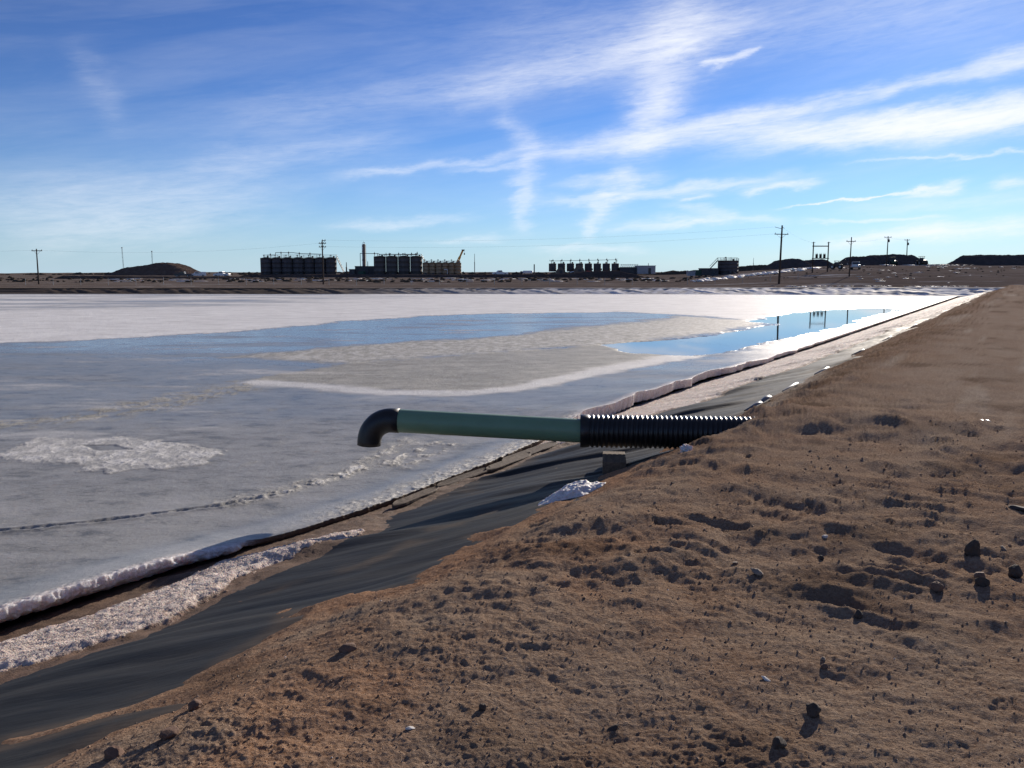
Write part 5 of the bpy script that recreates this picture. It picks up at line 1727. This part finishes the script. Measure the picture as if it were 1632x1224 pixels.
# ------------------------------------------------------------------ vehicles
def wheels(root, spots, r, w, mat='rubber'):
    me = None; rm = None
    for x, y in spots:
        if me is None:
            m = MB(); m.tube((0, -w / 2, 0), (0, w / 2, 0), r, r, 20); o = m.build('wheel', M[mat], root, bevel=r * .08); me = o.data
            m = MB(); m.tube((0, -w / 2 - .015, 0), (0, w / 2 + .015, 0), r * .55, r * .55, 14); rim = m.build('rim', M['galv'], o); rm = rim.data
        else:
            o = bpy.data.objects.new('wheel', me); link(o, root)
            rim = bpy.data.objects.new('rim', rm); link(rim, o)
        o.location = (x, y, r)

def pickup(u, D, rz, body, label, z=None, box=False):
    x = PX(u, D); z = pz(x, D) if z is None else z
    root = empty('pickup_truck', (x, D, z), rz, label, 'pickup truck')
    m = MB()
    m.prism([(-2.7, .45), (2.7, .45), (2.75, .8), (2.65, 1.05), (1.35, 1.15), (-2.72, 1.15), (-2.75, .7)], -.92, .92)
    m.build('body', M[body], root, bevel=.06)
    m = MB()
    m.prism([(-.75, 1.152), (1.32, 1.152), (.72, 1.78), (-.55, 1.82)], -.82, .82)
    c = m.build('cab', M[body], root, bevel=.05)
    m = MB()
    m.box((-.15, -.835, 1.45), (.5, .02, .4)); m.box((.45, -.835, 1.45), (.45, .02, .4)); m.box((-.15, .835, 1.45), (.5, .02, .4)); m.box((.45, .835, 1.45), (.45, .02, .4))
    m.box((-.70, 0, 1.5), (.03, 1.35, .42), ry=R(16)); m.box((1.06, 0, 1.48), (.03, 1.4, .62), ry=R(-44))
    m.build('window', M['glass'], c)
    wheels(root, [(-1.7, -.85), (-1.7, .85), (1.75, -.85), (1.75, .85)], .39, .27)
    m = MB(); m.box((-2.8, 0, .62), (.12, 1.75, .2)); m.build('bumper', M['galv'], root)
    for sy in (-.78, .78):
        m = MB(); m.box((-2.765, sy, .95), (.04, .16, .3)); m.build('tail_light', M['red'], root)
        m = MB(); m.box((2.73, sy, .92), (.06, .3, .16)); m.build('headlight', M['glass'], root)
    if box:
        m = MB(); m.box((-1.75, 0, 1.45), (1.8, 1.7, .6)); m.build('tool_box', M[body], root, bevel=.04)
    return root
pickup(315, 290, R(200), 'white', 'white pickup with a raised bed box at the foot of the brown mound', box=True)
pickup(354, 290, R(170), 'white', 'small white pickup right of the one with the raised bed box')
pickup(292, 288, R(185), 'darkpaint', 'dark pickup parked left of the white pickups by the mound')
pickup(1363, 206, R(64), 'silver', 'pale pickup seen from behind beside the single-arm pole on the rise')
pickup(797, 300, R(190), 'white', 'white pickup alone right of the plain slim pole', z=.95)

def loader(u, D, rz, label, bucket_up=False, z=None, mat='machine', backhoe=False, scale=1.0):
    x = PX(u, D); z = pz(x, D) if z is None else z
    root = empty('wheel_loader', (x, D, z), rz, label, 'loader')
    root.scale = (scale,) * 3
    m = MB(); m.prism([(-2.1, .7), (1.3, .7), (1.3, 1.35), (.3, 1.5), (-1.0, 1.75), (-2.2, 1.6)], -.75, .75); m.build('body', M[mat], root, bevel=.08)
    m = MB()
    for sx in (-.75, .55):
        for sy in (-.62, .62):
            m.tube((sx, sy, 1.5), (sx * .9, sy, 2.75), .06, .06, 6)
    m.build('cab_post', M['steel'], root)
    m = MB(); m.box((-.1, 0, 2.8), (1.6, 1.5, .12)); m.build('cab_roof', M[mat], root, bevel=.04)
    m = MB(); m.box((-.1, 0, 2.0), (.9, 1.0, .8)); m.build('seat_console', M['steel'], root)
    wheels(root, [(-1.35, -1.0), (-1.35, 1.0), (1.15, -1.0), (1.15, 1.0)], .75, .5)
    m = MB()
    bz = 2.6 if bucket_up else .55
    for sy in (-.5, .5):
        m.tube((.4, sy, 1.5), (2.4, sy, bz + .2), .12, .12, 6)
    m.build('lift_arm', M[mat], root)
    m = MB(); m.prism([(2.3, bz - .35), (3.3, bz - .4), (2.55, bz + .0), (2.4, bz + .65), (2.25, bz + .65)], -1.25, 1.25); m.build('bucket', M['steel'], root)
    if backhoe:
        m = MB(); m.tube((-2.1, 0, 1.2), (-2.9, 0, 3.3), .17, .13, 8); m.tube((-2.9, 0, 3.3), (-3.5, 0, 2.0), .14, .10, 8); m.build('digger_arm', M[mat], root)
        m = MB(); m.prism([(-3.8, 1.5), (-3.3, 1.5), (-3.3, 2.1), (-3.6, 2.1)], -.35, .35); m.build('digger_bucket', M['steel'], root)
    m = MB(); m.tube((-1.5, .3, 1.6), (-1.5, .3, 2.4), .06, .06, 8); m.build('exhaust', M['steel'], root)
    return root
loader(1332, 215, R(150), 'dark backhoe loader parked right of the transformer frame', backhoe=True, scale=.72)
loader(1467, 272, R(88), 'loader with open cab seen end on, alone on the skyline', scale=.98)
loader(1421, 277, R(80), 'greenish loader in shade before the broad stockpile', mat='greenpaint', scale=.95)
